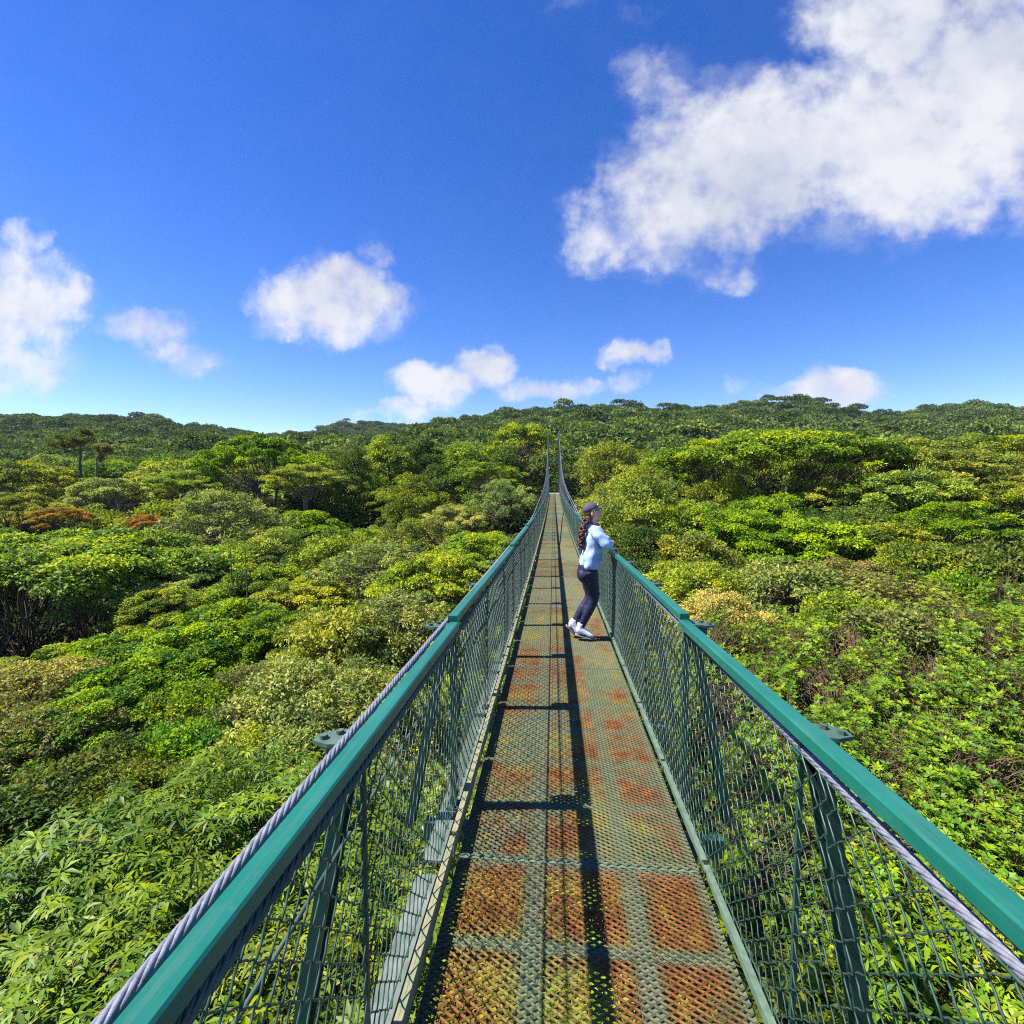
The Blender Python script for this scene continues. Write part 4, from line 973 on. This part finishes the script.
# head: skull, jaw, nose, ear
body = b; b = MB()
ellipsoid(b, HEADC + [-0.012, 0, 0.020], (0.095, 0.074, 0.092)); ellipsoid(b, HEADC + [0.028, 0, -0.035], (0.062, 0.058, 0.072)); ellipsoid(b, HEADC + [0.052, 0, -0.082], (0.028, 0.030, 0.026))
loft(b, [HEADC + [0.076, 0, 0.012], HEADC + [0.094, 0, -0.014], HEADC + [0.102, 0, -0.030], HEADC + [0.084, 0, -0.040]], [0.010, 0.012, 0.016, 0.012], [0.010, 0.012, 0.014, 0.010], k=8)
for s in (-1, 1): ellipsoid(b, HEADC + [-0.010, s * 0.076, -0.012], (0.020, 0.010, 0.032), k=8)
tilt(b)
for v_, q_ in zip(b.V, b.Q): pass
off_ = 0
for v_, q_, a_ in zip(b.V, b.Q, b.A):
    body.add(v_, q_ - off_, a_); off_ += len(v_)
b = body
# hands: palm, four fingers, thumb
def hand(m, w, d, up, side):
    w, d, up, side = (np.array(v, float) for v in (w, d, up, side))
    loft(m, [w - d * 0.01, w + d * 0.04, w + d * 0.085], [0.026, 0.037, 0.038], [0.019, 0.016, 0.013], ref=side)
    for i, lg in enumerate((0.062, 0.072, 0.068, 0.052)):
        p = w + d * 0.08 + side * (i - 1.5) * 0.0195
        P = [p, p + d * lg * 0.45 + up * 0.004, p + d * lg * 0.8 - up * 0.010, p + d * lg - up * 0.028]
        loft(m, P, [0.0092, 0.0088, 0.008, 0.0065], [0.0092, 0.0088, 0.008, 0.0065], ref=side, k=8)
    p = w + d * 0.025 - side * 0.028
    loft(m, [p, p + d * 0.03 - side * 0.020, p + d * 0.058 - side * 0.022 - up * 0.01], [0.012, 0.0105, 0.008], [0.012, 0.0105, 0.008], ref=up, k=8)
hand(b, (0.352, 0.035, 1.141), (-0.05, 1, 0.02), (0, 0, 1), (-1, 0, 0)); hand(b, (0.343, 0.005, 1.202), (-0.1, -1, -0.12), (0, 0, 1), (-1, 0, 0))
person = link('person', fuse(b, 'person_body', 0.0075), M['skin'], loc=(float(xcen(PY)) - 0.10 + PX0, PY, float(zdeck(PY)) + 0.004))
tag(person, 'woman in pale blue sweater, navy leggings and cap leaning on the right-hand rail', 'person')
lg = MB(); legs(lg, 0.004); link('leggings', fuse(lg, 'leggings', 0.010, 0.0012, 60), M['leggings'], person)
sw = MB()
loft(sw, [(0.118, 0, 0.872), (0.118, 0, 0.90), (0.128, 0, 1.00), (0.144, 0, 1.12), (0.150, 0, 1.25), (0.150, 0, 1.34), (0.148, 0, 1.395)], [0.178, 0.190, 0.186, 0.180, 0.182, 0.135, 0.066], [0.128, 0.140, 0.124, 0.106, 0.104, 0.086, 0.060], k=20)
for Ar in (ARM_N, ARM_F):
    P, r = curve(Ar, [0.074, 0.070, 0.060, 0.052, 0.038], 4); loft(sw, P, r, r)
swo = link('sweater', fuse(sw, 'sweater', 0.010, 0.0085, 25), M['sweater'], person)
cl = MB(); ang = np.linspace(0, 2 * np.pi, 25)
cl.tube(np.stack([0.153 + 0.060 * np.cos(ang), 0.062 * np.sin(ang), 1.402 + 0.012 * np.cos(ang + np.pi)], 1), 0.013, 6)
link('collar', cl.mesh('collar', smooth=True), M['cap'], person)
# cap: crown with a button and a curved brim
c = MB(); t = np.linspace(0.02, 0.985, 10) * np.pi / 2; hc = HEADC + [-0.010, 0, 0.040]
loft(c, np.stack([hc[0] - 0.012 * np.sin(t), 0 * t, hc[2] + 0.088 * np.sin(t)], 1), 0.084 * np.cos(t), 0.104 * np.cos(t), k=24)
capo = link('cap', tilt(c).mesh('cap', smooth=True), M['cap'], person)
bm = bmesh.new(); rows = []
for i in range(5):
    f = i / 4; row = []
    for j in range(11):
        a = (j / 10 - 0.5) * math.pi * 0.86; q = 1.0 + 0.0 * f
        row.append(bm.verts.new((hc[0] + 0.100 * math.cos(a) + f * 0.085 * math.cos(a) ** 0.6 * 1.0, 0.082 * math.sin(a) * (1 - 0.08 * f), hc[2] + 0.006 - 0.026 * math.sin(a) ** 2 + 0.020 * f)))
    rows.append(row)
for r0, r1 in zip(rows, rows[1:]):
    for j in range(10): bm.faces.new((r0[j], r0[j + 1], r1[j + 1], r1[j]))
bmesh.ops.recalc_face_normals(bm, faces=bm.faces)
bmesh.ops.solidify(bm, geom=bm.faces[:], thickness=0.010)
c_ = Vector(HEADC + [-0.02, 0, -0.05]); bmesh.ops.rotate(bm, cent=c_, matrix=Matrix.Rotation(-R(14), 3, 'Y'), verts=bm.verts)
d = bpy.data.meshes.new('brim'); bm.to_mesh(d); bm.free(); link('brim', d, M['cap'], capo)
e = MB(); ellipsoid(e, hc + [0.088, -0.020, 0.036], (0.010, 0.016, 0.012), k=8); link('emblem', tilt(e).mesh('emblem', smooth=True), M['white'], capo)
# hair under the cap and the long wavy braid down the back
h = MB(); ellipsoid(h, HEADC + [-0.040, 0, 0.000], (0.078, 0.080, 0.085)); ellipsoid(h, HEADC + [-0.055, -0.02, -0.07], (0.050, 0.060, 0.065))
for k in range(16):
    r = random.Random(k); t = np.linspace(0, 1, 26); a = 2 * np.pi * (t * r.uniform(3.0, 7.5) * r.choice((-1, 1)) + r.random()); w = 0.010 + r.uniform(0.006, 0.019) * np.sin(np.pi * np.clip(t * 1.05, 0, 1)) ** 0.7
    ox, oy = r.uniform(-0.022, 0.022), r.uniform(-0.03, 0.03)
    h.tube(np.stack([0.070 - 0.060 * t - 0.025 * np.sin(np.pi * t) + ox + w * np.cos(a), -0.045 - 0.03 * t + oy + w * np.sin(a), 1.475 - 0.40 * t * r.uniform(0.9, 1.05)], 1), np.interp(t, [0, 0.15, 0.8, 1], [0.009, 0.010, 0.009, 0.003]), 6)
link('hair', h.mesh('hair', smooth=True), M['hair'], person)
for s in (-1, 1):
    e = MB(); ellipsoid(e, HEADC + [0.073, s * 0.030, 0.012], (0.010, 0.014, 0.007), k=8); link('eye', tilt(e).mesh('eye', smooth=True), M['dark'], person)
e = MB(); ellipsoid(e, HEADC + [0.083, 0, -0.058], (0.009, 0.020, 0.008), k=8); link('lips', tilt(e).mesh('lips', smooth=True), M['lip'], person)
# socks and trainers
def shoe(ank, heel, toe, y):
    ank, heel, toe = np.array(ank, float), np.array(heel, float), np.array(toe, float)
    s = MB(); P, r = curve([ank + [0.004, 0, 0.05], ank, ank * 0.6 + heel * 0.4 + [0.02, 0, 0]], [0.041, 0.040, 0.042], 3); loft(s, P, r, r * 1.05)
    link('sock', s.mesh('sock', smooth=True), M['sock'], person)
    f = toe - heel; Lf = np.linalg.norm(f); f /= Lf; upv = np.cross(np.array([0, 1, 0]), -f); upv = upv if upv[2] > 0 or abs(f[2]) > 0.9 else -upv
    q = np.array([0.0, 0.12, 0.32, 0.55, 0.78, 0.95, 1.0]); hh = np.array([0.042, 0.056, 0.056, 0.043, 0.032, 0.024, 0.014]); ww = np.array([0.030, 0.041, 0.043, 0.047, 0.051, 0.040, 0.022])
    u = MB(); loft(u, heel + f * (q * Lf)[:, None] + upv * (hh + 0.010)[:, None], ww, hh)
    loft(u, [heel + f * 0.06 + upv * 0.05, heel + f * 0.06 + upv * 0.095], [0.038, 0.040], [0.046, 0.044])
    so_ = link('shoe', fuse(u, 'shoe', 0.007), M['shoe'], person)
    v = MB(); loft(v, heel - f * 0.006 + f * (q * (Lf + 0.014))[:, None] + upv * 0.004, ww + 0.005, 0 * ww + 0.012); link('sole', v.mesh('sole', smooth=True), M['sole'], so_)
    z = MB(); loft(z, heel + f * (np.linspace(0.18, 0.62, 5) * Lf)[:, None] + upv * 0.034 + np.array([0, -0.030, 0]), 0.012, 0.010); link('shoe_panel', z.mesh('shoe_panel', smooth=True), M['cap'], so_)
shoe((0.004, -0.055, 0.150), (-0.055, -0.055, 0.060), (0.150, -0.065, 0.014), -0.055)
shoe((-0.074, 0.040, 0.170), (-0.165, 0.040, 0.140), (-0.045, 0.045, 0.016), 0.04)


# thin mountain air
hz = bpy.data.meshes.new('haze'); bmh = bmesh.new(); bmesh.ops.create_cube(bmh, size=1, matrix=Matrix.Translation((0, 350, 15)) @ Matrix.Diagonal((1900, 1200, 170, 1))); bmh.to_mesh(hz); bmh.free()
mh, nth = new_mat('haze'); pv = nth.nodes.new('ShaderNodeVolumePrincipled'); pv.inputs['Color'].default_value = (0.75, 0.85, 1.0, 1); pv.inputs['Density'].default_value = 0.00011
oh = nth.nodes.new('ShaderNodeOutputMaterial'); L(nth, pv.outputs[0], oh.inputs['Volume'])
tag(link('haze', hz, mh), 'thin bluish air over the valley', 'haze', kind='stuff')

# ------------------------------------------------------------------ light, sky, camera
SUN_EL = R(55.4); sd = Vector((-0.69, -0.09, 0)).normalized()
SD = Vector((sd.x * math.cos(SUN_EL), sd.y * math.cos(SUN_EL), math.sin(SUN_EL)))
sun = bpy.data.lights.new('sun', 'SUN'); sun.energy = 5.0; sun.angle = R(0.6); sun.color = (1.0, 0.955, 0.88)
so = link('sun', sun); so.rotation_euler = SD.to_track_quat('Z', 'Y').to_euler(); so.location = (0, 0, 40)

world = bpy.data.worlds.new('World'); scene.world = world; world.use_nodes = True
wt = world.node_tree; wt.nodes.clear()
sky = wt.nodes.new('ShaderNodeTexSky'); sky.sky_type = 'NISHITA'; sky.sun_disc = False
sky.sun_elevation = SUN_EL; sky.sun_rotation = math.atan2(SD.x, SD.y); sky.altitude = 1400; sky.air_density = 1.0; sky.dust_density = 0.15; sky.ozone_density = 2.0
SKY_STR = 0.090; EXPO = 1.0
hs = wt.nodes.new('ShaderNodeHueSaturation'); hs.inputs['Saturation'].default_value = 1.36; hs.inputs['Hue'].default_value = 0.519; hs.inputs['Value'].default_value = 1.22
L(wt, sky.outputs[0], hs.inputs['Color'])
tc = wt.nodes.new('ShaderNodeTexCoord'); dirv = tc.outputs['Generated']
sx = wt.nodes.new('ShaderNodeSeparateXYZ'); L(wt, dirv, sx.inputs[0])
yy = math_n(wt, 'MAXIMUM', sx.outputs[1], 0.05)
# cloud coordinates: position on a tall wall of air ahead (direction divided by its northward part)
cv = wt.nodes.new('ShaderNodeCombineXYZ'); L(wt, math_n(wt, 'DIVIDE', sx.outputs[0], yy), cv.inputs[0]); L(wt, math_n(wt, 'DIVIDE', sx.outputs[2], yy), cv.inputs[1])
def uv_px(px, py):
    u = (px - 512) / F_PX; v = (512 - py) / F_PX
    cp, sp = math.cos(PITCH), math.sin(PITCH)
    f = cp + v * sp; up = -sp + v * cp                       # forward, up after pitch
    x = -f * math.sin(YAW) + u * math.cos(YAW); y = f * math.cos(YAW) + u * math.sin(YAW)
    return x / y, up / y
CLOUDS = [  # px, py, half width, half height, strength
 (330, 302, 92, 46, 1.0), (285, 300, 50, 28, .9), (372, 296, 40, 32, .9), (340, 330, 40, 22, .6), (372, 250, 24, 18, .5),
 (10, 300, 85, 62, 1.0), (62, 300, 40, 34, .85), (20, 365, 70, 40, .75), (22, 235, 32, 22, .6),
 (140, 328, 58, 24, .8), (185, 355, 48, 18, .7), (170, 318, 25, 14, .5), (600, 245, 42, 30, .8), (735, 285, 30, 18, .5),
 (770, 150, 175, 92, 1.1), (690, 190, 110, 85, .95), (620, 225, 62, 50, .7), (900, 140, 160, 110, 1.1), (1000, 90, 150, 150, 1.1), (900, 20, 120, 90, 1.0), (660, 85, 45, 40, .55), (940, 200, 90, 45, .85), (725, 272, 40, 34, .4),
 (645, 12, 30, 20, .25), (575, 5, 30, 12, .2),
 (435, 388, 45, 26, 1.05), (482, 372, 36, 30, 1.05), (400, 412, 42, 12, .8), (370, 415, 40, 8, .5), (545, 392, 60, 17, .8), (580, 388, 30, 14, .7),
 (632, 352, 42, 18, .9), (652, 350, 22, 18, .8), (625, 382, 28, 16, .6), (840, 392, 62, 24, 1.0), (785, 398, 50, 14, .4), (745, 390, 16, 10, .4), (1005, 403, 40, 9, .5), (285, 430, 30, 8, .5)]
# ragged edges: displace the lookup with noise
n1 = wt.nodes.new('ShaderNodeTexNoise'); n1.inputs['Scale'].default_value = 7.0; n1.inputs['Detail'].default_value = 7; n1.inputs['Roughness'].default_value = 0.62; L(wt, cv.outputs[0], n1.inputs['Vector'])
vs = wt.nodes.new('ShaderNodeVectorMath'); vs.operation = 'SUBTRACT'; L(wt, n1.outputs['Color'], vs.inputs[0]); vs.inputs[1].default_value = (0.5, 0.5, 0.5)
vm = wt.nodes.new('ShaderNodeVectorMath'); vm.operation = 'SCALE'; L(wt, vs.outputs[0], vm.inputs[0]); vm.inputs['Scale'].default_value = 0.14
va = wt.nodes.new('ShaderNodeVectorMath'); va.operation = 'ADD'; L(wt, cv.outputs[0], va.inputs[0]); L(wt, vm.outputs[0], va.inputs[1])
sep2 = wt.nodes.new('ShaderNodeSeparateXYZ'); L(wt, va.outputs[0], sep2.inputs[0])
flat = wt.nodes.new('ShaderNodeCombineXYZ'); L(wt, sep2.outputs[0], flat.inputs[0]); L(wt, sep2.outputs[1], flat.inputs[1])
field = None
for px, py, hw, hh, st in CLOUDS:
    u, v = uv_px(px, py); k = 1.0 / (1 + u * u) ** 0.0
    ux, _ = uv_px(px + hw, py); _, vy = uv_px(px, py - hh)
    a = wt.nodes.new('ShaderNodeVectorMath'); a.operation = 'SUBTRACT'; L(wt, flat.outputs[0], a.inputs[0]); a.inputs[1].default_value = (u, v, 0)
    b = wt.nodes.new('ShaderNodeVectorMath'); b.operation = 'MULTIPLY'; L(wt, a.outputs[0], b.inputs[0]); b.inputs[1].default_value = (1 / abs(ux - u), 1 / abs(vy - v), 0)
    d2 = wt.nodes.new('ShaderNodeVectorMath'); d2.operation = 'DOT_PRODUCT'; L(wt, b.outputs[0], d2.inputs[0]); L(wt, b.outputs[0], d2.inputs[1])
    g = math_n(wt, 'MULTIPLY', math_n(wt, 'SUBTRACT', 1.25, d2.outputs['Value'], clamp=False), st)
    g = math_n(wt, 'MAXIMUM', g, 0.0)
    field = g if field is None else math_n(wt, 'SMOOTH_MAX', field, g, 0.12)
n2 = wt.nodes.new('ShaderNodeTexNoise'); n2.inputs['Scale'].default_value = 15.0; n2.inputs['Detail'].default_value = 8; n2.inputs['Roughness'].default_value = 0.58; L(wt, cv.outputs[0], n2.inputs['Vector'])
n3 = wt.nodes.new('ShaderNodeTexNoise'); n3.inputs['Scale'].default_value = 3.0; n3.inputs['Detail'].default_value = 5; n3.inputs['Roughness'].default_value = 0.55; L(wt, cv.outputs[0], n3.inputs['Vector'])
dens = math_n(wt, 'ADD', field, math_n(wt, 'MULTIPLY_ADD', n2.outputs[0], 1.7, -1.0))
gate = math_n(wt, 'MULTIPLY_ADD', field, 3.5, -0.5, clamp=True)
mr = wt.nodes.new('ShaderNodeMapRange'); mr.interpolation_type = 'SMOOTHSTEP'; mr.inputs[1].default_value = 0.0; mr.inputs[2].default_value = 1.12
L(wt, dens, mr.inputs[0])
halo = math_n(wt, 'MULTIPLY', math_n(wt, 'MULTIPLY', math_n(wt, 'MULTIPLY_ADD', n1.outputs[0], 5.0, -2.15, clamp=True), math_n(wt, 'MULTIPLY_ADD', field, 1.6, -0.12, clamp=True)), 0.5)      # thin veils round the puffs
alpha = math_n(wt, 'MAXIMUM', math_n(wt, 'MULTIPLY', mr.outputs[0], gate), halo)
front = math_n(wt, 'GREATER_THAN', sx.outputs[1], 0.06); alpha = math_n(wt, 'MULTIPLY', alpha, front)
alpha = math_n(wt, 'MULTIPLY', alpha, 0.96)
ccol = ramp(wt, math_n(wt, 'ADD', math_n(wt, 'MULTIPLY', n3.outputs[0], 0.9), math_n(wt, 'MULTIPLY', n2.outputs[0], 0.25)), [(0.42, (0.62, 0.66, 0.82)), (0.64, (0.96, 0.965, 1.0))])
cs = wt.nodes.new('ShaderNodeVectorMath'); cs.operation = 'SCALE'; L(wt, ccol, cs.inputs[0]); cs.inputs['Scale'].default_value = 0.95 / SKY_STR / 2 ** EXPO
skyc = mix_c(wt, alpha, hs.outputs[0], cs.outputs[0])
bg = wt.nodes.new('ShaderNodeBackground'); bg.inputs['Strength'].default_value = SKY_STR; L(wt, skyc, bg.inputs[0])
wo = wt.nodes.new('ShaderNodeOutputWorld'); L(wt, bg.outputs[0], wo.inputs[0])

cam = bpy.data.cameras.new('camera'); co = link('camera', cam); scene.camera = co
cam.sensor_fit = 'HORIZONTAL'; cam.sensor_width = 36; cam.lens = 36 * F_PX / 1024
cam.clip_start = 0.02; cam.clip_end = 3000
co.location = (0, 0, CAM_Z); co.rotation_euler = (R(90) - PITCH, 0, YAW)

scene.view_settings.view_transform = 'Standard'; scene.view_settings.look = 'None'
scene.view_settings.exposure = EXPO; scene.view_settings.gamma = 1.0
scene.cycles.use_denoising = False; scene.cycles.filter_width = 1.1; scene.cycles.sample_clamp_indirect = 4.0
scene.cycles.max_bounces = 6; scene.cycles.diffuse_bounces = 3; scene.cycles.glossy_bounces = 2; scene.cycles.transmission_bounces = 3
